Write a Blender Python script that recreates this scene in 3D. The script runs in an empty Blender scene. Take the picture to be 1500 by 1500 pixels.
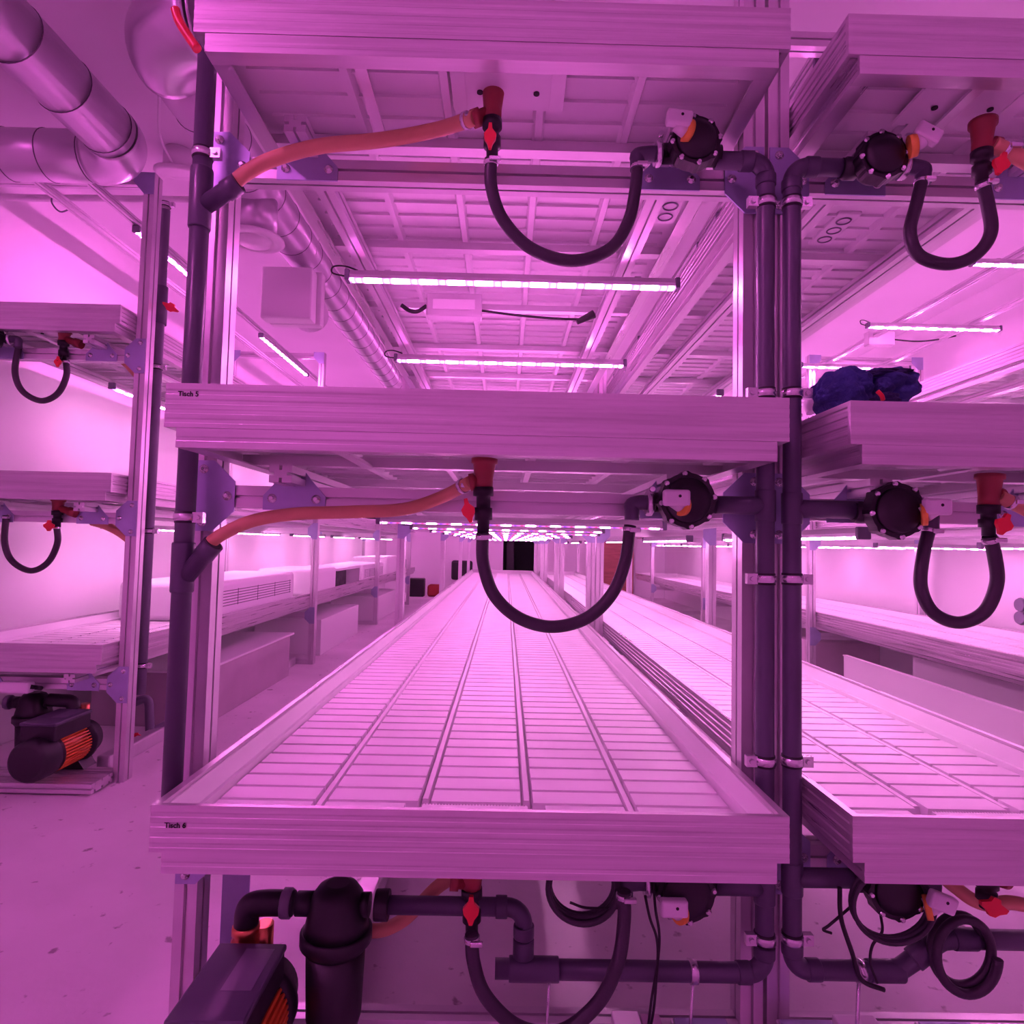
import bpy, bmesh, math, random
from mathutils import Vector, Matrix, noise
random.seed(7)
C = bpy.context.scene.collection
PI = math.pi
# ------------------------------------------------------------------ camera
F, PITCH, ROLL, YAW, H = 930.0, .0512, .0222, .009, 1.36
_r = Vector((math.cos(YAW), -math.sin(YAW), 0))
FW = Vector((math.sin(YAW)*math.cos(PITCH), math.cos(YAW)*math.cos(PITCH), math.sin(PITCH)))
_u = _r.cross(FW)
RT = _r*math.cos(ROLL) + _u*math.sin(ROLL)
UP = -_r*math.sin(ROLL) + _u*math.cos(ROLL)
CAM = Vector((0, 0, H))
def at(px, py, Y):
    """point of the plane Y = const seen at a pixel of the photograph"""
    d = FW*F + RT*(px-750) - UP*(py-750)
    return CAM + d*(Y/d.y)
cd = bpy.data.cameras.new('camera'); co = bpy.data.objects.new('camera', cd); C.objects.link(co)
cd.sensor_width = 36; cd.sensor_fit = 'HORIZONTAL'; cd.lens = F/1500*36
cd.clip_start = .05; cd.clip_end = 60
co.matrix_world = Matrix(((RT.x, UP.x, -FW.x, 0), (RT.y, UP.y, -FW.y, 0), (RT.z, UP.z, -FW.z, H), (0, 0, 0, 1)))
bpy.context.scene.camera = co

# ------------------------------------------------------------------ materials
def mat(name, col, rough=.5, metal=0., bump=0., bscale=60., var=0., vscale=6., stretch=None, spec=.5, emit=None, es=1.):
    m = bpy.data.materials.new(name); m.use_nodes = True
    n, l = m.node_tree.nodes, m.node_tree.links
    b = n['Principled BSDF']
    b.inputs['Base Color'].default_value = (*col, 1)
    b.inputs['Roughness'].default_value = rough; b.inputs['Metallic'].default_value = metal
    b.inputs['Specular IOR Level'].default_value = spec
    tc = n.new('ShaderNodeTexCoord'); mp = n.new('ShaderNodeMapping'); l.new(tc.outputs['Object'], mp.inputs[0])
    if stretch: mp.inputs['Scale'].default_value = stretch
    if var > 0:
        t = n.new('ShaderNodeTexNoise'); t.inputs['Scale'].default_value = vscale; t.inputs['Detail'].default_value = 5
        l.new(mp.outputs[0], t.inputs['Vector'])
        mx = n.new('ShaderNodeMix'); mx.data_type = 'RGBA'
        mx.inputs[6].default_value = (*[c*(1-var) for c in col], 1)
        mx.inputs[7].default_value = (*[min(1, c*(1+var*.6)) for c in col], 1)
        cr = n.new('ShaderNodeMapRange'); cr.inputs[1].default_value = .3; cr.inputs[2].default_value = .7
        l.new(t.outputs[0], cr.inputs[0]); l.new(cr.outputs[0], mx.inputs[0]); l.new(mx.outputs[2], b.inputs['Base Color'])
        rr = n.new('ShaderNodeMapRange'); rr.inputs[1].default_value = .3; rr.inputs[2].default_value = .7
        rr.inputs[3].default_value = max(.05, rough-.08); rr.inputs[4].default_value = min(1, rough+.1)
        l.new(t.outputs[0], rr.inputs[0]); l.new(rr.outputs[0], b.inputs['Roughness'])
    if bump > 0:
        t2 = n.new('ShaderNodeTexNoise'); t2.inputs['Scale'].default_value = bscale; t2.inputs['Detail'].default_value = 4
        l.new(mp.outputs[0], t2.inputs['Vector'])
        bp = n.new('ShaderNodeBump'); bp.inputs['Strength'].default_value = bump; bp.inputs['Distance'].default_value = .01
        l.new(t2.outputs[0], bp.inputs['Height']); l.new(bp.outputs[0], b.inputs['Normal'])
    if emit:
        b.inputs['Emission Color'].default_value = (*emit, 1); b.inputs['Emission Strength'].default_value = es
    return m
M = {}
M['alu'] = mat('brushed_aluminium', (.74, .71, .74), .36, .75, var=.10, vscale=5)
M['rail_x'] = mat('extruded_aluminium_across', (.68, .63, .67), .38, .7, var=.16, vscale=7, stretch=(.25, 3, 9))
M['rail_y'] = mat('extruded_aluminium_along', (.68, .63, .67), .32, .75, var=.14, vscale=7, stretch=(3, .2, 9))
M['profile'] = mat('anodised_profile', (.72, .68, .72), .36, .65, var=.08, vscale=4)
M['zinc'] = mat('zinc_plate', (.42, .45, .62), .42, .6, var=.12, vscale=9)
M['bolt'] = mat('bolt_steel', (.72, .70, .74), .25, .9)
M['tray'] = mat('white_plastic_tray', (.86, .85, .86), .42, 0, var=.04, vscale=3)
M['white'] = mat('white_plastic', (.84, .83, .84), .4, 0)
M['wall'] = mat('painted_wall', (.80, .79, .80), .85, 0, bump=.12, bscale=14, var=.04, vscale=1.2)
M['ceil'] = mat('painted_ceiling', (.84, .82, .84), .85, 0, bump=.1, bscale=10, var=.05, vscale=.8)
M['duct'] = mat('galvanised_duct', (.62, .59, .64), .30, .92)
M['seam'] = mat('duct_seam', (.14, .12, .15), .5, .5)
M['pvc'] = mat('dark_grey_pvc', (.075, .072, .105), .36, 0, var=.1, vscale=8)
M['pvcl'] = mat('grey_pvc', (.16, .15, .20), .4, 0, var=.1, vscale=8)
M['black'] = mat('black_plastic', (.009, .008, .011), .42, 0, var=.2, vscale=10)
M['rubber'] = mat('black_rubber_hose', (.030, .026, .036), .45, 0, bump=.1, bscale=200)
M['orange'] = mat('orange_hose', (.60, .33, .17), .45, 0, var=.08, vscale=12)
M['orangep'] = mat('orange_paint', (.85, .20, .035), .4, 0)
M['ring'] = mat('yellow_orange_ring', (.85, .42, .06), .4, 0)
M['red'] = mat('red_plastic', (.75, .03, .045), .35, 0)
M['brown'] = mat('red_brown_pvc', (.28, .045, .04), .42, 0, var=.1, vscale=10)
M['brass'] = mat('red_brass', (.62, .22, .10), .3, .8)
M['dark'] = mat('dark_recess', (.02, .018, .022), .8, 0)
M['ink'] = mat('black_ink', (.01, .01, .01), .7, 0)
M['blue'] = mat('blue_cotton', (.035, .055, .20), .9, 0, bump=.5, bscale=180, var=.25, vscale=9)
M['navy'] = mat('navy_cotton', (.015, .02, .07), .9, 0, bump=.4, bscale=150)
M['board'] = mat('painted_board', (.50, .42, .47), .6, 0, var=.1, vscale=3)
M['redwood'] = mat('red_wood', (.42, .17, .13), .6, 0, var=.2, vscale=4, stretch=(1, 1, 6))
M['redcloth'] = mat('red_cloth', (.30, .03, .03), .9, 0, bump=.4, bscale=60)
# floor: stained concrete
def floor_mat():
    m = mat('concrete_floor', (.60, .56, .58), .62, 0, bump=.15, bscale=30)
    n, l = m.node_tree.nodes, m.node_tree.links
    b = n['Principled BSDF']
    tc = n.new('ShaderNodeTexCoord')
    a = n.new('ShaderNodeTexNoise'); a.inputs['Scale'].default_value = 1.1; a.inputs['Detail'].default_value = 8
    s = n.new('ShaderNodeTexNoise'); s.inputs['Scale'].default_value = 15; s.inputs['Detail'].default_value = 3
    l.new(tc.outputs['Object'], a.inputs['Vector']); l.new(tc.outputs['Object'], s.inputs['Vector'])
    r1 = n.new('ShaderNodeValToRGB'); r1.color_ramp.elements[0].color = (.72, .67, .70, 1); r1.color_ramp.elements[1].color = (.86, .81, .84, 1)
    r1.color_ramp.elements[0].position = .35; r1.color_ramp.elements[1].position = .65
    r2 = n.new('ShaderNodeValToRGB'); r2.color_ramp.elements[0].position = .27; r2.color_ramp.elements[1].position = .34
    r2.color_ramp.elements[0].color = (.45, .42, .43, 1); r2.color_ramp.elements[1].color = (1, 1, 1, 1)
    l.new(a.outputs[0], r1.inputs[0]); l.new(s.outputs[0], r2.inputs[0])
    mx = n.new('ShaderNodeMix'); mx.data_type = 'RGBA'; mx.blend_type = 'MULTIPLY'; mx.inputs[0].default_value = 1
    l.new(r1.outputs[0], mx.inputs[6]); l.new(r2.outputs[0], mx.inputs[7]); l.new(mx.outputs[2], b.inputs['Base Color'])
    return m
M['floor'] = floor_mat()
LCOL = (1.0, .235, .82)
def led_mat(name, axis, strength, g=.225, gap=9.0, half=.30):
    m = bpy.data.materials.new(name); m.use_nodes = True
    n, l = m.node_tree.nodes, m.node_tree.links
    n.clear(); o = n.new('ShaderNodeOutputMaterial'); e = n.new('ShaderNodeEmission')
    tc = n.new('ShaderNodeTexCoord'); sp = n.new('ShaderNodeSeparateXYZ'); l.new(tc.outputs['Object'], sp.inputs[0])
    mu = n.new('ShaderNodeMath'); mu.operation = 'MULTIPLY'; mu.inputs[1].default_value = 9.0; l.new(sp.outputs[axis], mu.inputs[0])
    fr = n.new('ShaderNodeMath'); fr.operation = 'FRACT'; l.new(mu.outputs[0], fr.inputs[0])
    cr = n.new('ShaderNodeValToRGB'); r = cr.color_ramp
    r.interpolation = 'LINEAR'
    r.elements[0].position = 0; r.elements[0].color = (1, g, .82, 1)
    r.elements[1].position = 1; r.elements[1].color = (1, g, .82, 1)
    for p, c in ((.28, (1.0, g, .82, 1)), (.36, (.30, .05, 1.0, 1)), (.47, (.75, .15, 1, 1)), (.55, (1, .2, .8, 1)), (.64, (1, .04, .30, 1)), (.74, (1, g, .82, 1))):
        q = r.elements.new(p); q.color = c
    l.new(fr.outputs[0], cr.inputs[0]); l.new(cr.outputs[0], e.inputs[0])
    sn = n.new('ShaderNodeMath'); sn.operation = 'PINGPONG'; sn.inputs[1].default_value = .5; l.new(fr.outputs[0], sn.inputs[0])
    st = n.new('ShaderNodeMapRange'); st.inputs[1].default_value = half-.05; st.inputs[2].default_value = half+.05
    st.inputs[3].default_value = strength*.44/half; st.inputs[4].default_value = gap
    l.new(sn.outputs[0], st.inputs[0])
    l.new(st.outputs[0], e.inputs[1]); l.new(e.outputs[0], o.inputs[0])
    return m
M['led_x'] = led_mat('led_emitters_across', 0, 86, .19)
M['led_xm'] = led_mat('led_emitters_inner_row', 0, 60, .265, 1.3, .17)
M['led_xd'] = led_mat('led_emitters_right_rack', 0, 64, .32)
M['led_xe'] = led_mat('led_emitters_entrance', 0, 19, .16)  # for the added fill bars behind the viewer that lift the bench fronts
M['led_xt'] = led_mat('led_emitters_top_right', 0, 180, .22)
M['led_y'] = led_mat('led_emitters_along', 1, 74, .36)
M['led_yt'] = led_mat('led_emitters_top', 1, 255, .175)
M['led_ya'] = led_mat('led_emitters_aisle', 1, 520, .16)  # for the added fill bar that brightens the left aisle floor

# ------------------------------------------------------------------ mesh builder
class MB:
    def __init__(s): s.bm = bmesh.new()
    def quadbox(s, v8):
        v = [s.bm.verts.new(p) for p in v8]
        for f in ((0, 3, 2, 1), (4, 5, 6, 7), (0, 1, 5, 4), (1, 2, 6, 5), (2, 3, 7, 6), (3, 0, 4, 7)):
            s.bm.faces.new([v[i] for i in f])
        return s
    def box(s, x0, x1, y0, y1, z0, z1):
        return s.quadbox([(x0, y0, z0), (x1, y0, z0), (x1, y1, z0), (x0, y1, z0), (x0, y0, z1), (x1, y0, z1), (x1, y1, z1), (x0, y1, z1)])
    def rbox(s, x0, x1, y0, y1, z0, z1, r=.01, seg=3):
        t = bmesh.new(); m = MB.__new__(MB); m.bm = t; m.box(x0, x1, y0, y1, z0, z1)
        bmesh.ops.bevel(t, geom=t.edges[:], offset=r, segments=seg, affect='EDGES', profile=.5)
        me = bpy.data.meshes.new('t'); t.to_mesh(me); t.free(); s.bm.from_mesh(me); bpy.data.meshes.remove(me)
        return s
    def prism(s, poly, axis, a, b):
        """poly of 2D points extruded along an axis; x:(y,z) y:(x,z) z:(x,y)"""
        def P(u, v, w): return {'x': (w, u, v), 'y': (u, w, v), 'z': (u, v, w)}[axis]
        A = [s.bm.verts.new(P(u, v, a)) for u, v in poly]; B = [s.bm.verts.new(P(u, v, b)) for u, v in poly]
        n = len(poly)
        for i in range(n): s.bm.faces.new((A[i], A[(i+1) % n], B[(i+1) % n], B[i]))
        s.bm.faces.new(A[::-1]); s.bm.faces.new(B)
        return s
    def tube(s, pts, r, n=12, caps=True, smooth=True):
        pts = [Vector(p) for p in pts]; N = len(pts)
        rs = r if isinstance(r, (list, tuple)) else [r]*N
        T = []
        for i in range(N):
            a = pts[max(0, i-1)]; b = pts[min(N-1, i+1)]
            T.append((b-a).normalized())
        up = Vector((0, 0, 1)) if abs(T[0].z) < .9 else Vector((0, 1, 0))
        nn = T[0].cross(up).normalized(); rings = []
        for i in range(N):
            nn = (nn - T[i]*nn.dot(T[i])).normalized(); bb = T[i].cross(nn)
            rings.append([s.bm.verts.new(pts[i] + (nn*math.cos(2*PI*k/n) + bb*math.sin(2*PI*k/n))*rs[i]) for k in range(n)])
        for i in range(N-1):
            for k in range(n):
                f = s.bm.faces.new((rings[i][k], rings[i][(k+1) % n], rings[i+1][(k+1) % n], rings[i+1][k])); f.smooth = smooth
        if caps: s.bm.faces.new(rings[0][::-1]); s.bm.faces.new(rings[-1])
        return s
    def cyl(s, a, b, r, n=20): 
        return s.tube([a, b], r, n)
    def lathe(s, o, axis, prof, n=28):
        """prof: list of (distance along axis, radius)"""
        o = Vector(o); ax = Vector(axis).normalized()
        pts = [o + ax*d for d, _ in prof]
        up = Vector((0, 0, 1)) if abs(ax.z) < .9 else Vector((0, 1, 0))
        u = ax.cross(up).normalized(); v = ax.cross(u); rings = []
        for p, (d, r) in zip(pts, prof):
            rings.append([s.bm.verts.new(p + (u*math.cos(2*PI*k/n) + v*math.sin(2*PI*k/n))*max(r, 1e-4)) for k in range(n)])
        for i in range(len(rings)-1):
            for k in range(n):
                f = s.bm.faces.new((rings[i][k], rings[i][(k+1) % n], rings[i+1][(k+1) % n], rings[i+1][k])); f.smooth = True
        s.bm.faces.new(rings[0][::-1]); s.bm.faces.new(rings[-1])
        return s
    def torus(s, o, axis, R, r, n=28, k=8):
        o = Vector(o); ax = Vector(axis).normalized(); up = Vector((0, 0, 1)) if abs(ax.z) < .9 else Vector((0, 1, 0))
        u = ax.cross(up).normalized(); v = ax.cross(u); g = []
        for i in range(n):
            d = u*math.cos(2*PI*i/n) + v*math.sin(2*PI*i/n)
            g.append([s.bm.verts.new(o + d*(R + r*math.cos(2*PI*j/k)) + ax*r*math.sin(2*PI*j/k)) for j in range(k)])
        for i in range(n):
            for j in range(k):
                f = s.bm.faces.new((g[i][j], g[(i+1) % n][j], g[(i+1) % n][(j+1) % k], g[i][(j+1) % k])); f.smooth = True
        return s
    def build(s, name, m, parent=None, loc=None):
        bmesh.ops.recalc_face_normals(s.bm, faces=s.bm.faces[:])
        me = bpy.data.meshes.new(name)
        o = bpy.data.objects.new(name, me)
        if loc is not None:
            bmesh.ops.translate(s.bm, verts=s.bm.verts[:], vec=-Vector(loc)); o.location = loc
        s.bm.to_mesh(me); s.bm.free(); me.materials.append(m); C.objects.link(o)
        if parent is not None:
            o.parent = parent
            o.location = Vector(o.location) - wpos(parent)
        return o
def wpos(o):
    p = Vector(o.location)
    while o.parent: o = o.parent; p += Vector(o.location)
    return p
def thing(name, label, cat, loc=(0, 0, 0), group=None):
    o = bpy.data.objects.new(name, None); C.objects.link(o); o.location = loc; o.empty_display_size = .1
    o['label'] = label; o['category'] = cat
    if group: o['group'] = group
    return o
def tag(o, label, cat, group=None, kind=None):
    o['label'] = label; o['category'] = cat
    if group: o['group'] = group
    if kind: o['kind'] = kind
    return o
def struct(name, mb, m):
    o = mb.build(name, m); o['kind'] = 'structure'; return o
def spline(pts, n=8):
    pts = [Vector(p) for p in pts]; q = [pts[0]*2-pts[1]] + pts + [pts[-1]*2-pts[-2]]; out = []
    for i in range(1, len(q)-2):
        a, b, c, d = q[i-1:i+3]
        for k in range(n):
            t = k/n
            out.append(.5*((2*b) + (c-a)*t + (2*a-5*b+4*c-d)*t*t + (3*b-a-3*c+d)*t**3))
    out.append(pts[-1]); return out
def section(u0, u1, v0, v1, slot=.010, deep=.013, nu=1, nv=1):
    """aluminium profile outline with open slots (nu slots on the u faces' edges, nv on the v ones)"""
    us = [u0 + (u1-u0)*(i+.5)/nu for i in range(nu)]; vs = [v0 + (v1-v0)*(i+.5)/nv for i in range(nv)]; h = slot/2
    p = [(u0, v0)]
    for c in us: p += [(c-h, v0), (c-h, v0+deep), (c+h, v0+deep), (c+h, v0)]
    p.append((u1, v0))
    for c in vs: p += [(u1, c-h), (u1-deep, c-h), (u1-deep, c+h), (u1, c+h)]
    p.append((u1, v1))
    for c in us[::-1]: p += [(c+h, v1), (c+h, v1-deep), (c-h, v1-deep), (c-h, v1)]
    p.append((u0, v1))
    for c in vs[::-1]: p += [(u0, c+h), (u0+deep, c+h), (u0+deep, c-h), (u0, c-h)]
    return p

# ------------------------------------------------------------------ room
XW0, XW1, YW0, YW1, ZC = -3.22, 4.32, -3.2, 17.2, 3.78
struct('floor', MB().box(XW0-.2, XW1+.2, YW0-.2, YW1+3.2, -.1, 0), M['floor'])
struct('ceiling', MB().box(XW0-.2, XW1+.2, YW0-.2, YW1+3.2, ZC, ZC+.1), M['ceil'])
struct('wall_left', MB().box(XW0-.2, XW0, YW0, YW1+3, 0, ZC), M['wall'])
struct('wall_right', MB().box(XW1, XW1+.2, YW0, YW1+3, 0, ZC), M['wall'])
struct('wall_front', MB().box(XW0, XW1, YW0-.2, YW0, 0, ZC), M['wall'])
bw = MB(); bw.box(XW0, -.06, YW1, YW1+.2, 0, ZC); bw.box(.78, XW1, YW1, YW1+.2, 0, ZC); bw.box(-.06, .78, YW1, YW1+.2, 2.1, ZC)
struct('wall_back', bw, M['wall'])
dk = MB(); dk.box(-1.2, -1.1, YW1+.2, YW1+3, 0, 2.6); dk.box(1.9, 2.0, YW1+.2, YW1+3, 0, 2.6); dk.box(-1.2, 2, YW1+2.9, YW1+3, 0, 2.6); dk.box(-1.2, 2, YW1+.2, YW1+3, 2.55, 2.6)
struct('wall_corridor', dk, mat('dark_corridor', (.10, .13, .11), .9))
fr = MB(); fr.box(-.11, -.06, YW1-.02, YW1+.2, 0, 2.15); fr.box(.78, .83, YW1-.02, YW1+.2, 0, 2.15); fr.box(-.11, .83, YW1-.02, YW1+.2, 2.1, 2.15)
struct('door_1', fr, M['white'])

# ------------------------------------------------------------------ benches
def rail_profile(s, d, zt, zb, u_out):
    """outline of the bench edge extrusion in (u,z); s=+1 when the inside lies at larger u"""
    P = []; top = zt; h = zt-zb
    P += [(.018, zt), (0, zt)]
    z = zt-.012
    for k in range(4):                                      # four shallow ridges on the upper band
        P += [(0, z), (.0035, z-.003), (.0035, z-.010), (0, z-.013)]; z -= .0225
    zs = zt-.104
    P += [(0, zs), (d, zs), (d, zs-.012), (d+.003, zs-.014), (d+.003, zs-.024), (d, zs-.026), (d, zb)]
    P += [(d+.045, zb), (d+.045, zb+.004), (d+.006, zb+.004), (d+.006, zs+.006), (.018, zs+.02)]
    return [(u_out + s*u, z) for u, z in P]
def bench(name_lbl, x0, x1, y0, y1, zt, ncol, tx0=None, tx1=None, word=None, grate=True, plate_at=None):
    t = thing('rolling_bench', name_lbl, 'bench', (0.5*(x0+x1), y0, zt-.15))
    zb = zt-.15
    MB().prism(rail_profile(1, .028, zt, zb, x0), 'y', y0+.012, y1-.012).build('side_rail', M['rail_y'], t)
    MB().prism(rail_profile(-1, .028, zt, zb, x1), 'y', y0+.012, y1-.012).build('side_rail', M['rail_y'], t)
    # end rails: upper band full width, lower band narrower
    for yo, s, nm in ((y0, 1, 'front_rail'), (y1, -1, 'back_rail')):
        m = MB()
        zs = zt-.104
        up = [(yo + s*.014, zt), (yo, zt)]
        z = zt-.014
        for k in range(4): up += [(yo, z), (yo+s*.0011, z-.004), (yo+s*.0011, z-.011), (yo, z-.013)]; z -= .0225
        up += [(yo, zs), (yo+s*.014, zs)]
        m.prism(up, 'x', x0, x1)
        lo = [(yo+s*.013, zs-.0004), (yo+s*.002, zs-.0004), (yo+s*.002, zs-.020), (yo+s*.003, zs-.024), (yo+s*.003, zs-.030), (yo+s*.002, zs-.032), (yo+s*.002, zb-.001), (yo+s*.045, zb-.001), (yo+s*.045, zb+.003), (yo+s*.013, zb+.003)]
        m.prism(lo, 'x', x0+.028, x1-.028)
        m.build(nm, M['rail_x'], t)
    # tray
    a = x0+.058 if tx0 is None else tx0; b = x1-.058 if tx1 is None else tx1
    zp = zt-.066; zf = zp-.025; m = MB()
    m.box(x0+.030, x1-.030, y0+.016, y1-.016, zf-.005, zf)
    # sloping side walls of the tray
    for s, e, w in ((1, x0, a), (-1, x1, b)):
        m.prism([(e+s*.019, zt-.010), (e+s*.024, zt-.010), (e+s*.040, zp+.012), (w+s*-.008, zp+.010), (w, zf), (e+s*.031, zf)], 'y', y0+.016, y1-.016)
    cw = (b-a)/ncol; rp = .09; nr = int((y1-y0-.06)/rp); ys = y0+.03
    for r in range(nr):
        ya, yb = ys+r*rp+.0055, ys+(r+1)*rp-.0055
        for c in range(ncol):
            if grate and r == 1 and c == ncol//2: continue
            xa = a+c*cw + (.014 if c else .004); xb = a+(c+1)*cw - (.014 if c < ncol-1 else .004)
            if grate and r == 1 and c == ncol//2-1: xb -= .03
            if grate and r == 1 and c == ncol//2+1: xa += .03
            m.quadbox([(xa, ya, zf), (xb, ya, zf), (xb, yb, zf), (xa, yb, zf), (xa+.003, ya+.002, zp), (xb-.003, ya+.002, zp), (xb-.003, yb-.002, zp), (xa+.003, yb-.002, zp)])
        m.box(a, b, ya-.010, ya-.001, zf-.014, zf-.0045)                                 # cross rib on the underside
    for c in range(1, ncol):
        xc = a+c*cw
        if c in (ncol//2, ncol//2+1) and grate: m.prism([(xc-.012, zf), (xc+.012, zf), (xc+.007, zp-.003), (xc-.007, zp-.003)], 'y', y0+.24, y1-.02)
        else: m.prism([(xc-.012, zf), (xc+.012, zf), (xc+.007, zp-.003), (xc-.007, zp-.003)], 'y', y0+.02, y1-.02)
        m.prism([(xc-.018, zf-.0045), (xc-.010, zf-.026), (xc+.010, zf-.026), (xc+.018, zf-.0045)], 'y', y0+.02, y1-.02)
    m.build('tray', M['tray'], t)
    if grate:
        xc0 = a+(ncol//2)*cw; xc1 = xc0+cw
        g = MB(); yy = ys+rp+.055
        g.box(xc0, xc1, yy-.045, yy, zf+.001, zp+.008)
        for k in range(34):
            x = xc0 + (xc1-xc0)*(k+.2)/34; g.box(x, x+(xc1-xc0)/34*.5, yy+.0001, yy+.006, zf+.001, zp+.008)
        g.build('drain_grate', M['white'], t)
        q = MB()
        for x in (xc0-.022, xc1+.002): q.prism([(x, yy-.03), (x+.02, yy-.03), (x+.024, yy+.028), (x-.004, yy+.028)], 'z', zf+.0005, zf+.006)
        q.box(xc0, xc1, yy+.0065, yy+.030, zf+.0005, zf+.003)
        q.build('drain_slot', M['dark'], t)
    # cross members under the tray
    y = y0+.38; k = 0
    while y < y1-.2 and k < 24:
        MB().prism([(y-.022, zb+.0042), (y+.022, zb+.0042), (y+.022, zb+.008), (y-.018, zb+.008), (y-.018, zf-.030), (y+.010, zf-.030), (y+.010, zf-.026), (y-.022, zf-.026)], 'x', x0+.036, x1-.036).build('cross_member', M['alu'], t)
        y += .65; k += 1
    # flat bars along, under the tray
    xq = a + cw*1.22
    MB().box(xq-.015, xq+.015, y0+.018, y0+.357, zb+.002, zb+.010).build('flat_bar', M['alu'], t)
    if plate_at is not None:
        px = plate_at
        p = MB(); p.rbox(px-.15, px+.15, y0+.05, y0+.22, zf-.032, zf-.027, .002, 1)
        for sx in (-.13, .13): p.box(px+sx-.018, px+sx+.018, y0+.05, y0+.22, zf-.036, zf-.031)
        p.build('drain_plate', M['white'], t)
        for sx in (-.075, .075): MB().lathe((px+sx, y0+.15, zf-.036), (0, 0, 1), [(0, .008), (.006, .008)], 12).build('plate_screw', M['dark'], t)
    if word:
        cu = bpy.data.curves.new('w', 'FONT'); cu.body = word[0]; cu.size = .0165; cu.extrude = .0003; cu.offset = .0004
        to = bpy.data.objects.new('w', cu); C.objects.link(to)
        dg = bpy.context.evaluated_depsgraph_get(); me = bpy.data.meshes.new_from_object(to.evaluated_get(dg))
        bpy.data.objects.remove(to)
        me.transform(Matrix.Rotation(PI/2, 4, 'X'))
        lo = bpy.data.objects.new('printed_name', me); me.materials.clear(); me.materials.append(M['ink']); C.objects.link(lo)
        lo.parent = t; lo.location = Vector((word[1], y0-.0012, word[2])) - wpos(t)
        lo['label'] = 'small black printed name ' + word[0]
    return t
YB = 1.475; YE = 15.0
ZL, ZM, ZT = .754, 1.72, 2.68
bx0, bx1 = -.788, .662
CB = -.063
bench('long white ebb-and-flood bench marked Tisch 6 in the middle foreground, lowest of its rack', bx0, bx1, YB, YE, ZL, 5, -.73, .605, ('Tisch 6', at(241, 1212, YB).x, at(241, 1212, YB).z))
bench('aluminium edged bench marked Tisch 5 at middle height of the central rack', bx0-.014, bx1, YB, YE, ZM, 5, -.73, .605, ('Tisch 5', at(261, 580, YB).x, at(261, 580, YB).z), plate_at=-.04)
TOPB = bench('topmost bench of the central rack, cut by the top edge of the photo', bx0+.008, bx1+.003, YB, YE, ZT, 5, -.70, .58, plate_at=-.02)
cx0, cx1 = .812, 1.66
bench('lowest bench of the rack right of the twin dark pipes', cx0, cx1, YB+.01, YE, ZL, 3)
bench('middle-height bench right of the twin pipes, with the blue shirt on it', cx0, cx1, YB+.01, YE, ZM, 3, plate_at=1.2)
bench('topmost bench right of the twin dark pipes, near the top right corner', cx0, cx1, YB+.01, YE, ZT, 3, plate_at=1.2)
ax0, ax1, YA = -3.06, -2.145, 3.45
bench('lowest bench of the far left rack, carrying white cabinets', ax0, ax1, YA, 15.2, ZL+.02, 3)
bench('middle-height bench of the far left rack by the left wall', ax0, ax1, YA, 15.2, ZM-.02, 3, grate=False, plate_at=-2.6)
bench('topmost bench of the far left rack by the left wall', ax0, ax1, YA, 15.2, ZT-.05, 3, grate=False, plate_at=-2.6)
dx0, dx1, YD = 3.12, 4.15, 2.4
bench('lowest bench of the far right rack along the right wall', dx0, dx1, YD, 15.2, ZL, 3)
bench('middle-height bench of the far right rack along the right wall', dx0, dx1, YD, 15.2, ZM-.02, 3, grate=False)
bench('topmost bench of the far right rack along the right wall', dx0, dx1, YD, 15.2, ZT-.02, 3, grate=False)

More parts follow.
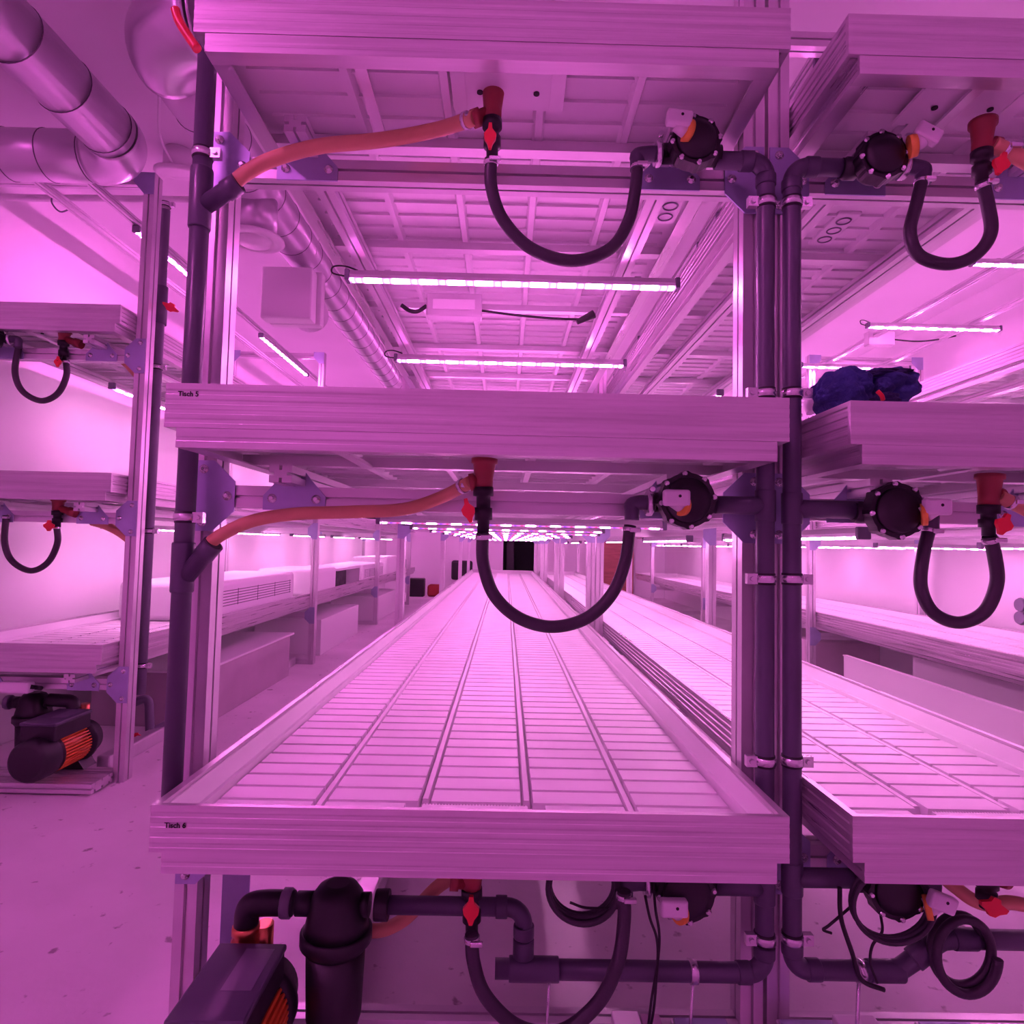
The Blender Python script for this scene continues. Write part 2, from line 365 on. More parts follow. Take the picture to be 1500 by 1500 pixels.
# ------------------------------------------------------------------ rack frames
def plate(parent, poly, yf, bolts, name='gusset_plate', th=.005):
    p = MB().prism(poly, 'y', yf-th, yf).build(name, M['zinc'], parent)
    for bx, bz in bolts:
        MB().lathe((bx, yf-th, bz), (0, -1, 0), [(0, .013), (.003, .013), (.003, .008), (.011, .0078), (.013, .005)], 12).build('bolt', M['bolt'], p)
    return p
PW, PD = .062, .08
def rack(label, xl, xr, rows, ztop, rails, levels, topbeam=False):
    """xl, xr: outer faces of the left and the right posts"""
    t = thing('rack_frame', label, 'rack', ((xl+xr)/2, rows[0], 0))
    for j, y in enumerate(rows):
        for x in (xl, xr-PW):
            MB().prism(section(x, x+PW, y, y+PD, nu=1, nv=1), 'z', 0.0, ztop).build('post', M['profile'], t)
        MB().prism(section(y, y+.06, .0, .06, nu=1, nv=1), 'x', xl+PW+.001, xr-PW-.001).build('base_beam', M['profile'], t)
        for z in levels:
            zc = z-.15-.060
            MB().prism(section(y+.002, y+.062, zc-.062, zc, slot=.008), 'x', xl+PW+.001, xr-PW-.001).build('cross_beam', M['profile'], t)
            for s, xo in ((1, xl), (-1, xr)):
                o = lambda u, w: (xo+s*u, zc-.031+w)
                if j == 0:
                    pl = [o(.003, .10), o(.058, .10), o(.118, .042), o(.118, -.042), o(.058, -.10), o(.003, -.10)]
                    plate(t, pl, y, [o(.030, .075), o(.030, -.075), o(.098, 0)])
                else:
                    pl = [o(.003, .09), o(.055, .09), o(.11, .035), o(.11, -.035), o(.055, -.09), o(.003, -.09)]
                    MB().prism(pl, 'y', y-.004, y).build('gusset_plate', M['zinc'], t)
        if topbeam:
            MB().prism(section(y+.002, y+.062, ztop-.075, ztop-.015, slot=.008), 'x', xl+PW+.001, xr-PW-.001).build('cross_beam', M['profile'], t)
            for s, xo in ((1, xl), (-1, xr)):
                MB().prism([(xo+s*.003, ztop-.002), (xo+s*.12, ztop-.002), (xo+s*.12, ztop-.06), (xo+s*.058, ztop-.13), (xo+s*.003, ztop-.13)], 'y', y-.004, y).build('gusset_plate', M['zinc'], t)
    y0, y1 = rows[0]-.12, rows[-1]+.25
    for z in levels:
        zc = z-.15-.060
        for x in rails:
            MB().prism(section(x-.03, x+.03, zc+.0005, zc+.047, slot=.008), 'y', y0+.0, y1).build('bench_rail', M['profile'], t)
            MB().tube([(x, y0+.2, zc+.0535), (x, y1-.05, zc+.0535)], .006, 8).build('roller_tube', M['alu'], t)
        for x in (rails[0], rails[-1]):
            o = lambda u, w: (x+u, zc-.031+w)
            plate(t, [o(-.088, -.036), o(.088, -.036), o(.088, .004), o(.045, .052), o(.030, .072), o(.014, .072), o(.008, .058), o(-.008, .058), o(-.014, .072), o(-.030, .072), o(-.045, .052), o(-.088, .004)], rows[0]+.001, [o(-.062, -.004), o(.062, -.004), o(0, .045)], 'saddle_plate')
    return t
rowsB = [1.80, 5.2, 8.65, 12.1, 14.8]
LV = [ZL, ZM, ZT]
rack('aluminium profile rack frame in the centre foreground between the orange hoses and twin pipes', -.886, .734, rowsB, 3.45, (-.60, .455), LV)
rack('aluminium profile rack frame right of the twin pipes', .745, 1.73, rowsB, 3.45, (1.0, 1.48), LV)
rowsA = [3.6, 7.05, 10.5, 13.95]
rack('aluminium profile rack frame standing along the left wall', -3.14, -2.08, rowsA, 3.47, (-2.86, -2.33), [ZL+.02, ZM-.02, ZT-.05], True)
rack('aluminium profile rack frame standing along the right wall', 3.05, 4.22, [2.9, 6.35, 9.8, 13.25], 3.36, (3.32, 3.95), [ZL, ZM-.02, ZT-.02], True)

# lamp rails of the racks (lengthways profiles high above the top benches)
def lamp_rail(label, x, z, y0, y1, grp=None):
    return tag(MB().prism(section(x-.02, x+.02, z-.02, z+.02, slot=.008, deep=.01), 'y', y0, y1).build('lamp_rail', M['profile'], loc=(x, y0, z)), label, 'rail', grp)
lamp_rail('slotted lamp rail above the far left rack, nearest the left wall', -2.72, 3.374, 3.4, 14.3)
lamp_rail('slotted lamp rail above the far left rack, nearer the aisle', -2.42, 3.374, 3.4, 14.3)
lamp_rail('slotted lamp rail above the far right rack, nearer the aisle', 3.20, 3.263, 3.0, 13.6)
lamp_rail('slotted lamp rail above the far right rack, nearest the right wall', 3.80, 3.263, 3.0, 13.6)
lamp_rail('slotted lamp rail high above the top right bench', 1.25, 3.415, 2.49, 14.9)
tag(MB().prism(section(2.42, 2.48, 3.37, 3.43, slot=.008), 'x', .76, 3.04).build('ceiling_beam', M['profile'], loc=(1.9, 2.45, 3.39)), 'slotted profile beam crossing the top right corner behind the top right bench', 'beam')
tag(MB().prism(section(1.86, 1.92, 3.36, 3.42, slot=.008), 'y', 2.49, 14.9).build('ceiling_beam', M['profile'], loc=(1.89, 2.5, 3.39)), 'slotted profile beam running away at the top right corner', 'beam')

# ------------------------------------------------------------------ LED bars
def led_x(label, xa, xb, y, z, group=None, simple=False, m='led_x'):
    t = thing('led_bar', label, 'grow light', ((xa+xb)/2, y, z), group)
    MB().prism([(y-.018, z), (y+.018, z), (y+.022, z+.012), (y+.014, z+.032), (y-.014, z+.032), (y-.022, z+.012)], 'x', xa+.02, xb-.02).build('housing', M['alu'], t)
    hw = .009 if m == 'led_xm' else .014
    MB().rbox(xa+.025, xb-.025, y-hw, y+hw, z-(.006 if m == 'led_xm' else .009), z-.0005, .002, 1).build('emitter_strip', M[m], t)
    for x in (xa, xb-.02):
        MB().rbox(x, x+.0195, y-.024, y+.024, z-.010, z+.034, .003, 1).build('end_cap', M['pvcl'], t)
    if not simple:
        for x in (xa+.17, xb-.17):
            MB().box(x-.012, x+.012, y-.016, y+.016, z+.0325, z+.036).build('mounting_clip', M['alu'], t)
        w = spline([(xa+.0, y+.01, z+.015), (xa-.05, y-.01, z+.02), (xa-.05, y+.0, z+.05), (xa-.01, y+.02, z+.062), (xa+.04, y+.03, z+.05)])
        MB().tube(w, .0035, 6).build('cable', M['black'], t)
    return t
def led_y(label, x, ya, yb, z, group=None, m='led_y'):
    t = thing('led_bar', label, 'grow light', (x, (ya+yb)/2, z), group)
    MB().prism([(x-.018, z), (x+.018, z), (x+.022, z+.012), (x+.014, z+.032), (x-.014, z+.032), (x-.022, z+.012)], 'y', ya+.02, yb-.02).build('housing', M['alu'], t)
    MB().rbox(x-.014, x+.014, ya+.025, yb-.025, z-.009, z-.0005, .003, 1).build('emitter_strip', M[m], t)
    for y in (ya, yb-.02):
        MB().rbox(x-.024, x+.024, y, y+.0195, z-.010, z+.034, .003, 1).build('end_cap', M['pvcl'], t)
    return t
zu, zm = ZT-.15-.075-.062-.045, ZM-.15-.075-.062-.045
zuB = H+1.047; zmB = H+.088
for k in range(11):
    y = 2.50 + 1.12*k
    lab = ['lit LED bar nearest the viewer under the top central bench', 'second lit LED bar under the top central bench, just above the Tisch 5 bench'][k] if k < 2 else 'lit LED bar far back under the top central bench'
    led_x(lab, -.665, .675, y, zuB, 'LED bars far back under the top central bench' if k > 1 else None, simple=k > 1)
for k in range(12):
    y = 2.85 + 1.0*k
    lab = ['lit LED bar nearest the viewer under the Tisch 5 bench', 'second lit LED bar from the front under the Tisch 5 bench'][k] if k < 2 else 'lit LED bar in the receding row under the Tisch 5 bench'
    led_x(lab, -.58, .72 if k % 2 == 0 else .60, y, zmB, 'LED bars receding under the Tisch 5 bench' if k > 1 else None, k > 1, 'led_xm')
gA = 'LED bars running lengthways above the far left rack'
for k in range(6):
    led_y(['lit LED bar lengthways above the far left rack, the one nearest the viewer', 'second lit LED bar above the far left rack, seen left of the round duct'][k] if k < 2 else 'lit LED bar further back above the far left rack', -2.42, 4.0+2.08*k, 5.45+2.08*k, 3.32, gA if k > 1 else None, 'led_yt')
for k in range(6):
    led_y('lit LED bar lengthways under the top bench of the far left rack', -2.74, 4.35+1.9*k, 5.8+1.9*k, H+1.02, 'LED bars under the top left bench')
    led_y('lit LED bar lengthways under the middle bench of the far left rack', -2.74, 4.35+1.9*k, 5.8+1.9*k, H+.055, 'LED bars under the middle left bench')
for k in range(6):
    led_y(['short bright LED bar beside the top right bench corner', 'lit LED bar seen just left of the twin pipes near the top'][k] if k < 2 else 'lit LED bar further back high above the right rack', 1.25, [2.5, 3.72, 6.0, 8.0, 10.0, 12.0][k], [2.88, 4.12, 7.4, 9.4, 11.4, 13.4][k], H+2.0, 'LED bars high above the right rack' if k > 1 else None, 'led_yt')
for k in range(6):
    led_y('lit LED bar lengthways under the top bench of the right rack', 1.42, 4.2+1.8*k, 5.5+1.8*k, H+1.04, 'LED bars under the top right bench')
    led_y('lit LED bar lengthways under the middle bench of the right rack', 1.25, 2.2+2.1*k, 3.6+2.1*k, H+.055, 'LED bars under the middle bench of the right rack')
for k in range(8):
    led_x(['bright LED bar cut by the right edge above the far right rack', 'bright LED bar above the right aisle gantry, right of centre height', 'lit LED bar just behind the blue shirt'][k] if k < 3 else 'lit LED bar further back above the far right rack', 2.90, 4.0, 3.9+1.16*k, H+1.835, 'LED bars above the far right rack' if k > 2 else None, k > 2, 'led_xt')
for k in range(10):
    led_x('lit LED bar crossways under the top bench of the far right rack', 3.15, 4.2, 3.2+1.2*k, H+1.0, 'LED bars under the top bench by the right wall', True, 'led_xd')
    led_x('lit LED bar crossways under the middle bench of the far right rack', 3.15, 4.2, 3.0+1.2*k, H+.05, 'LED bars under the middle bench by the right wall', True, 'led_xd')
# unseen fill lamps, added to brighten the bench fronts and the left aisle floor
led_y('lit LED bar on the ceiling over the left aisle, above the viewer', -2.2, -1.0, .4, ZC-.037, None, 'led_ya')
for k in range(6):
    led_x('lit LED bar on the ceiling of the entrance area behind the viewer', -2.6+2.1*(k % 3), -1.3+2.1*(k % 3), -.7-1.3*(k//3), ZC-.037, 'LED bars over the entrance area', True, 'led_xe')

# driver box and cable between the two near bars under the top bench
t = thing('led_driver', 'flat grey LED driver box with cables between the two near LED bars', 'driver box', at(665, 448, 2.95))
p0, p1 = at(625, 464, 2.95), at(706, 433, 2.95)
MB().rbox(p0.x, p1.x, 2.93, 3.0, p0.z, p1.z-.0, .004, 1).build('case', M['alu'], t)
MB().rbox(p0.x+.03, p1.x-.03, 2.924, 2.929, p0.z+.03, p1.z-.03, .001, 1).build('rating_label', M['white'], t)
MB().tube(spline([at(706, 455, 2.95), at(760, 462, 2.95), at(820, 467, 2.95), at(862, 468, 2.95)]), .006, 8).build('cable', M['black'], t)
MB().tube(spline([at(625, 448, 2.95), at(612, 456, 2.95), at(600, 455, 2.95), at(588, 447, 2.95)]), .010, 8).build('cable', M['black'], t)
MB().tube([at(845, 472, 2.95), at(870, 460, 2.95)], [.012, .02], 10).build('plug', M['black'], t)
t = thing('led_driver', 'flat grey LED driver box behind the bright bar right of the pipes', 'driver box', at(1290, 497, 5.6))
p0, p1 = at(1268, 507, 5.5), at(1306, 488, 5.5)
MB().rbox(p0.x, p1.x, 5.45, 5.53, p0.z, p1.z, .005, 1).build('case', M['alu'], t)
MB().tube(spline([at(1306, 497, 5.48), at(1340, 500, 5.48), at(1370, 498, 5.48), at(1400, 492, 5.48)]), .007, 8).build('cable', M['black'], t)

# ------------------------------------------------------------------ ventilation ducts
def duct_rings(t, a, b, r, step, off=.1):
    a, b = Vector(a), Vector(b); L = (b-a).length; d = (b-a)/L; k = 0; s = off
    while s < L-.02 and k < 60:
        MB().torus(a+d*s, d, r, .0035, 32, 6).build('seam', M['seam'], t); s += step; k += 1
def arc(c, u, v, R, a0, a1, n=14):
    return [Vector(c) + Vector(u)*R*math.cos(a0+(a1-a0)*i/n) + Vector(v)*R*math.sin(a0+(a1-a0)*i/n) for i in range(n+1)]
# duct 1: from above the viewer, elbow, into the left wall
rd = .135
ZD = H+2.07
xe, ye = -2.08, 3.40
t = thing('round_duct', 'galvanised round duct at the upper left, bending into the left wall', 'duct', (-2.0, 2.0, ZD))
R = .22
pts = [Vector((xe-.06, .2, ZD)), Vector((xe-.0, ye-R, ZD))]
MB().tube(pts, rd, 32).build('straight_section', M['duct'], t)
MB().tube(arc((xe-R, ye-R, ZD), (1, 0, 0), (0, 1, 0), R, 0, PI/2), rd*1.03, 32).build('elbow', M['duct'], t)
MB().tube([(xe-R, ye, ZD), (XW0+.003, ye, ZD)], rd*.98, 32).build('wall_section', M['duct'], t)
duct_rings(t, pts[0], pts[1], rd, .30, .24)
duct_rings(t, (xe-R, ye, ZD), (XW0+.02, ye, ZD), rd*.98, .22, .02)
# duct 2: elbow at top, then running back along the ceiling
x2, z2 = -1.52, H+2.09
t = thing('round_duct', 'long spiral-seamed round duct receding beside the central rack', 'duct', (x2, 3, z2))
MB().tube([(x2, 2.73, z2), (x2, 16.9, z2)], rd, 32).build('straight_section', M['duct'], t)
MB().tube(arc((x2+.24, 2.73, z2), (-1, 0, 0), (0, -1, 0), .24, 0, PI/2), rd*1.15, 32).build('elbow', M['duct'], t)
MB().tube([(x2+.24, 2.49, z2), (x2+.75, 2.49, z2)], rd*1.02, 32).build('branch_section', M['duct'], t)
duct_rings(t, (x2, 2.73, z2), (x2, 16.8, z2), rd, .26, .0)
MB().torus((x2+.25, 2.49, z2), (1, 0, 0), rd*1.15, .006).build('collar', M['duct'], t)
# T stub with round diffuser
st = at(374, 318, 3.7)
MB().tube([(st.x, 3.7, z2-.05), (st.x, 3.7, z2-.05-.24)], .125, 28).build('stub', M['duct'], t)
dv = MB(); dv.lathe((st.x, 3.7, z2-.30), (0, 0, -1), [(0, .125), (.01, .17), (.02, .172), (.03, .15), (.03, .115), (.02, .11), (.02, .095), (.04, .09), (.045, .0)], 36)
dv.build('air_diffuser', M['white'], t)
# white box fan
t = thing('vent_fan', 'square white fan cover hanging under the receding round duct', 'fan', at(420, 430, 4.2))
p0, p1 = at(380, 465, 4.2), at(458, 391, 4.2)
MB().rbox(p0.x, p1.x, 4.2, 4.32, p0.z, p1.z, .012, 2).build('front_cover', M['white'], t)
MB().rbox(p0.x+.02, p1.x+.03, 4.325, 4.40, p0.z+.0, p1.z+.02, .008, 2).build('back_frame', M['white'], t)
MB().tube([at(440, 430, 4.40), at(455, 462, 4.75)], .135, 28).build('duct_stub', M['duct'], t)
MB().tube([at(463, 372, 4.3), at(464, 330, 4.3)+Vector((0, .2, .25))], .003, 6).build('hanging_chain', M['bolt'], t)
# second white diffuser + ceiling disc
t = thing('air_vent', 'white round air vent on a stub pipe between the left posts', 'vent', at(262, 245, 3.9))
c = at(262, 246, 3.9)
MB().lathe(c, (0, .25, -1), [(0, .08), (.012, .14), (.03, .145), (.04, .12)], 32).build('vent_disc', M['white'], t)
MB().tube([c+Vector((0, 0, -.03)), (c.x, c.y, ZC-.002)], .09, 24).build('vent_pipe', M['white'], t)
c = at(1190, -5, 3.4)
tag(MB().lathe((c.x, 3.4, ZC), (0, 0, -1), [(0, .12), (.10, .12), (.10, .13), (.125, .17), (.135, .17), (.145, .13), (.13, .12), (.135, .02)], 36).build('ceiling_vent', M['white'], loc=(c.x, 3.4, ZC)), 'white round vent on the ceiling above the right bench, at the top edge', 'vent')
# conduit at upper left
a, b = at(15, 289, 3.9), at(282, 293, 3.9)
tag(MB().tube(spline([a+Vector((-.5, -.1, .12)), a+Vector((-.12, 0, .03)), a, (a+b)/2, b]), .022, 12).build('conduit_pipe', M['white'], loc=a), 'thin horizontal conduit pipe under the upper left duct', 'pipe')
tag(MB().tube(spline([at(78, 283, 3.88), at(76, 297, 3.86), at(88, 310, 3.86), at(103, 306, 3.9)]), .005, 8).build('cable_loop', M['pvcl'], loc=at(78, 283, 3.88)), 'small cable loop hanging from the conduit at upper left', 'cable')
tag(MB().tube(spline([at(233, 140, 3.3), at(233, 190, 3.4), at(240, 215, 3.6), at(252, 238, 3.8)]), .007, 8).build('cable', M['white'], loc=at(233, 140, 3.3)), 'white cable on the ceiling between the two round ducts', 'cable')

# ------------------------------------------------------------------ plumbing helpers
def collar(t, p, axis, r, w, name='coupling', m='pvc'):
    p = Vector(p); ax = Vector(axis).normalized()
    return MB().lathe(p-ax*w/2, ax, [(0, r*.97), (.003, r), (w-.003, r), (w, r*.97)], 24).build(name, M[m], t)
def pipe_clamp(t, p, r, side=1):
    p = Vector(p)
    o = MB().lathe(p+Vector((0, 0, -.010)), (0, 0, 1), [(0, r+.003), (.001, r+.005), (.019, r+.005), (.020, r+.003)], 24).build('pipe_clamp', M['bolt'], t)
    MB().lathe(p+Vector((0, 0, -.016)), (0, 0, 1), [(0, r+.001), (.001, r+.0025), (.031, r+.0025), (.032, r+.001)], 24).build('rubber_liner', M['black'], o)
    e = MB(); x = p.x+side*(r+.014)
    e.box(x-.014, x+.014, p.y-.012, p.y+.006, p.z-.014, p.z+.014); e.lathe((x, p.y-.010, p.z), (0, -1, 0), [(0, .007), (.008, .0065)], 8)
    e.build('clamp_screw', M['bolt'], o)
    return o
def hose_clamp(t, p, axis, r):
    p = Vector(p); ax = Vector(axis).normalized()
    m = MB(); m.lathe(p-ax*.006, ax, [(0, r+.001), (.001, r+.003), (.011, r+.003), (.012, r+.001)], 20)
    m.rbox(p.x-.004, p.x+.026, p.y-r-.010, p.y-r+.002, p.z-.006, p.z+.006, .002, 1)
    return m.build('hose_clamp', M['bolt'], t)
YP = 1.72
rp_ = .0242
# left vertical drain pipe (B)
xl = at(281, 560, YP).x
pl = lambda y: Vector((xl, YP, at(281, y, YP).z))
t = thing('drain_pipe', 'thick dark grey vertical drain pipe on the left post, taking both orange hoses', 'pipe', (xl, YP, .55))
MB().cyl((xl, YP, .56), (xl, YP, 3.0), rp_+.001, 28).build('pipe', M['pvc'], t)
for yb, ym, ytop in ((335, 300, 222), (868, 845, 770)):
    zc = pl(ym).z
    MB().lathe((xl, YP, pl(yb).z), (0, 0, 1), [(0, .028), (.004, .0295), (pl(ytop+25).z-pl(yb).z-.004, .0295), (pl(ytop+25).z-pl(yb).z, .028)], 28).build('wye_body', M['pvc'], t)
    tip = at(350, 268, YP-.02) if ym == 300 else at(313, 796, YP-.02)
    base = Vector((xl, YP, zc-.01))
    MB().tube([base, tip-(tip-base)*.35, tip-(tip-base)*.34, tip], [.0245, .0245, .0275, .0275], 24).build('wye_arm', M['pvc'], t)
    hh = MB()
    hh.cyl(tip-(tip-base)*.1, tip+(tip-base).normalized()*.0008, .0225, 20); hh.build('wye_mouth', M['dark'], t)
pipe_clamp(t, (xl, YP, pl(226).z), rp_, 1)
pipe_clamp(t, (xl, YP, pl(758).z), rp_, 1)

# orange hoses
def orange_hose(label, pts, r, w=True):
    pp = spline(pts)
    t = thing('orange_hose', label, 'hose', pts[0])
    MB().tube(pp, r, 20).build('hose', M['orange'], t)
    e = Vector(pts[-1]); d = (e-Vector(pts[-2])).normalized()
    hose_clamp(t, e-d*.035, d, r)
    return t
orange_hose('orange drain hose of the top bench, running left to the dark pipe', [at(338, 273, YP-.018), at(360, 254, YP-.022), at(400, 233, YP-.03), at(470, 214, YP-.035), at(560, 205, YP-.03), at(640, 190, YP), at(697, 172, 1.62)], .0195)
orange_hose('orange drain hose of the Tisch 5 bench, running left to the dark pipe', [at(300, 802, YP-.018), at(325, 783, YP-.022), at(370, 763, YP-.03), at(430, 753, YP-.035), at(510, 750, YP-.03), at(590, 746, YP-.02), at(645, 729, YP), at(690, 706, 1.62)], .0172)
orange_hose('orange drain hose of the top right bench, leaving at the right edge', [at(1560, 262, 1.62), at(1520, 245, 1.62), at(1485, 226, 1.62), at(1455, 212, 1.62)], .0195)
orange_hose('orange drain hose of the blue-shirt bench, leaving at the right edge', [at(1560, 770, 1.62), at(1520, 755, 1.62), at(1490, 740, 1.62), at(1463, 727, 1.62)], .0172)

def lever(t, c, w, h, tilt=0.):
    c = Vector(c)
    pts = [(-.25, 1), (.25, 1), (.35, .55), (1, .15), (.9, -.25), (.45, -.6), (.2, -1), (-.2, -1), (-.45, -.6), (-.9, -.25), (-1, .15), (-.35, .55)]
    ca, sa = math.cos(tilt), math.sin(tilt)
    pl = [(c.x + (u*ca-v*sa*h/w)*w, c.z + (u*sa*w/h+v*ca)*h) for u, v in pts]
    return MB().prism(pl, 'y', c.y-.006, c.y+.004).build('red_lever', M['red'], t)
def drain_fitting(label, top, ytop, arm_end, valve_y, hose_y, lev, Y=1.63, sc=1., lev_side=0):
    """red-brown wye below the bench + black stopcock"""
    a = at(top, ytop, Y); 
    t = thing('drain_fitting', label, 'fitting', a)
    b = at(top-2, valve_y, Y)
    MB().lathe(a, (b-a), [(0, .034*sc), (.012*sc, .034*sc), (.014*sc, .029*sc), ((b-a).length*.7, .024*sc), ((b-a).length, .024*sc)], 24).build('drain_wye', M['brown'], t)
    e = at(*arm_end, Y); m0 = a+(b-a)*.75
    MB().tube([m0, m0+(e-m0)*.6, m0+(e-m0)*.61, e], [.018*sc, .018*sc, .023*sc, .023*sc], 20).build('wye_arm', M['brown'], t)
    c = at(top-2, hose_y, Y)
    L = (c-b).length
    MB().lathe(b, (c-b), [(0, .026*sc), (.022*sc, .026*sc), (.023*sc, .018*sc), (L*.45, .018*sc), (L*.46, .023*sc), (L*.72, .023*sc), (L*.73, .0155*sc), (L, .0155*sc)], 24).build('stopcock', M['black'], t)
    lc = at(lev[0], lev[1], Y-.035*sc)
    MB().cyl((b+c)/2, lc, .008*sc, 10).build('lever_stem', M['black'], t)
    lever(t, lc, lev[2], lev[3], lev[4])
    return t
drain_fitting('red-brown drain wye with black stopcock under the top central bench', 723, 128, (692, 175), 176, 232, (718, 200, .016, .034, 0.), 1.63)
drain_fitting('red-brown drain wye with black stopcock under the Tisch 5 bench', 710, 672, (688, 707), 714, 780, (686, 748, .017, .031, .25), 1.63)
drain_fitting('red-brown drain wye with black stopcock under the top right bench', 1440, 178, (1462, 215), 222, 268, (1466, 240, .022, .030, -.3), 1.63)
drain_fitting('red-brown drain wye with black stopcock under the blue-shirt bench', 1450, 695, (1468, 728), 740, 785, (1470, 768, .022, .028, -.4), 1.63)
drain_fitting('black stopcock with red lever under the Tisch 6 bench', 693, 1268, (660, 1290), 1300, 1368, (690, 1333, .020, .034, 0.), 1.63)
drain_fitting('small drain wye under the top bench of the far left rack', 95, 484, (120, 505), 500, 530, (85, 530, .02, .03, 0.), 3.58, 1.1)
drain_fitting('small drain wye under the middle bench of the far left rack', 86, 731, (112, 752), 748, 772, (72, 770, .03, .03, 0.), 3.58, 1.1)

def black_hose(label, pts, r=.0165, clamps=True):
    t = thing('black_hose', label, 'hose', pts[0])
    MB().tube(spline(pts, 10), r, 18).build('hose', M['rubber'], t)
    if clamps:
        for i, j in ((0, 1), (-1, -2)):
            e = Vector(pts[i]); d = (Vector(pts[j])-e).normalized(); hose_clamp(t, e+d*.012, d, r)
    return t
def pt2(Ya, Yb, *l): return [at(x, y, Ya+(Yb-Ya)*i/(len(l)-1)) for i, (x, y) in enumerate(l)]
def pt(Y, *l): return [at(x, y, Y) for x, y in l]
black_hose('black rubber hose hanging in a loop under the top central bench', pt2(1.63, 1.715, (719, 232), (720, 275), (737, 322), (778, 364), (838, 382), (893, 365), (920, 325), (930, 282), (934, 240)))
black_hose('black rubber hose hanging in a deep loop under the Tisch 5 bench', pt2(1.63, 1.715, (707, 780), (708, 825), (724, 872), (760, 905), (808, 918), (858, 906), (895, 872), (915, 825), (923, 770)))
black_hose('black rubber hose hanging in a loop under the top right bench', pt2(1.715, 1.63, (1351, 262), (1342, 300), (1333, 340), (1346, 374), (1388, 387), (1428, 374), (1451, 342), (1447, 300), (1438, 265)))
black_hose('black rubber hose hanging in a loop under the blue-shirt bench', pt2(1.715, 1.63, (1362, 772), (1352, 815), (1349, 860), (1367, 897), (1405, 912), (1442, 896), (1460, 855), (1457, 815), (1449, 785)))
black_hose('black hose loop under the top bench of the far left rack', pt(3.58, (28, 505), (22, 545), (33, 573), (60, 587), (84, 577), (97, 552), (97, 528)))
black_hose('black hose loop under the middle bench of the far left rack', pt(3.58, (9, 755), (7, 795), (18, 822), (45, 836), (70, 824), (84, 796), (83, 770)))
black_hose('long black hose hanging from the red lever stopcock to the floor area', pt(1.58, (691, 1368), (694, 1410), (712, 1460), (760, 1505), (820, 1512), (875, 1470), (905, 1410), (914, 1350), (914, 1305)))

# diaphragm valves
def valve(label, cx, cy, Y=1.665, r=.072, knob=(-20, -25), side=-1, elbow=None, pipe_end=None, ktilt=0.):
    c = at(cx, cy, Y)
    t = thing('diaphragm_valve', label, 'valve', c)
    m = MB(); n = 48; prof = []
    R = [r*(1.0 + (.07 if (k % 6) in (0, 1) else 0)) for k in range(n)]
    pl = [(c.x+R[k]*math.cos(2*PI*k/n), c.z+R[k]*math.sin(2*PI*k/n)) for k in range(n)]
    m.prism(pl, 'y', Y-.012, Y+.030); m.lathe((c.x, Y-.010, c.z), (0, -1, 0), [(0, r*.86), (.012, r*.80), (.020, r*.5), (.022, .001)], 36)
    m.build('bonnet', M['black'], t)
    for k in range(8):
        a = 2*PI*(k+.5*.33)/8
        MB().lathe((c.x+math.cos(a)*r*.97, Y-.012, c.z+math.sin(a)*r*.97), (0, -1, 0), [(0, .0075), (.003, .0075), (.0035, .005), (.007, .0048)], 10).build('bolt', M['bolt'], t)
    MB().lathe((c.x, Y+.03, c.z), (0, 1, 0), [(0, r*.75), (.03, r*.72), (.05, r*.3)], 24).build('body', M['black'], t)
    yb = Y+.05
    ex, ez = at(elbow[0], elbow[1], yb).x, at(elbow[0], elbow[1], yb).z
    m = MB(); m.tube([(c.x, yb, c.z-.0), (c.x+side*.075, yb, ez+(c.z-ez)*.3), (c.x+side*.078, yb, ez)], .027, 20); m.build('inlet', M['black'], t)
    q = c.x+side*.088
    MB().lathe((q-.009, yb, ez), (1, 0, 0), [(0, .031), (.003, .036), (.015, .036), (.018, .031)], 28).build('union_clamp', M['bolt'], t)
    MB().lathe((q, yb-.030, ez+.034), (0, -1, 0), [(0, .008), (.012, .007)], 10).build('clamp_bolt', M['bolt'], t)
    low = Vector((ex, yb, ez-.048))
    MB().tube(spline([(q+side*.008, yb, ez), (q+side*.025, yb, ez), (ex-side*-.0, yb, ez-.006), (ex, yb, ez-.022), low], 5), [.024]*6+[.021]*15 if False else .0205, 18).build('elbow', M['pvc'], t)
    if pipe_end is not None:
        MB().lathe((c.x-side*.045, yb, c.z-.004), (-side, 0, 0), [(0, .030), (.03, .030), (.031, .027), (.04, .027)], 24).build('outlet', M['black'], t)
    # white vent knob with orange ring
    k0 = Vector((c.x, Y-.02, c.z)) + Vector((knob[0]*Y/F*.45, -.005, -knob[1]*Y/F*.45)); k1 = at(cx+knob[0], cy+knob[1], Y-.04)
    k0b = k0 + (k1-k0)*.1 + Vector((0, -.004, -.014))
    MB().tube([k0b, k0b+(k1-k0)*.40], .029, 20).build('knob_ring', M['ring'], t)
    d = (k1-k0).normalized()
    MB().tube([k0b+(k1-k0)*.20, k1], .0215, 20).build('knob_neck', M['white'], t)
    kb = MB()
    kb.rbox(-.034, .034, -.012, .014, -.021, .021, .007, 3)
    bmesh.ops.rotate(kb.bm, verts=kb.bm.verts[:], cent=(0, 0, 0), matrix=Matrix.Rotation(ktilt, 3, 'Y'))
    bmesh.ops.translate(kb.bm, verts=kb.bm.verts[:], vec=k1+Vector((.002, -.012, .004)))
    o = kb.build('knob', M['white'], t)
    MB().lathe((k1.x+.008, k1.y-.0238, k1.z+.008), (0, -1, 0), [(0, .004), (.001, .004)], 10).build('knob_screw', M['dark'], o)
    return t
valve('black diaphragm valve with white knob under the top central bench', 1018, 208, r=.066, knob=(-26, -28), elbow=(934, 225), pipe_end=1, ktilt=.12)
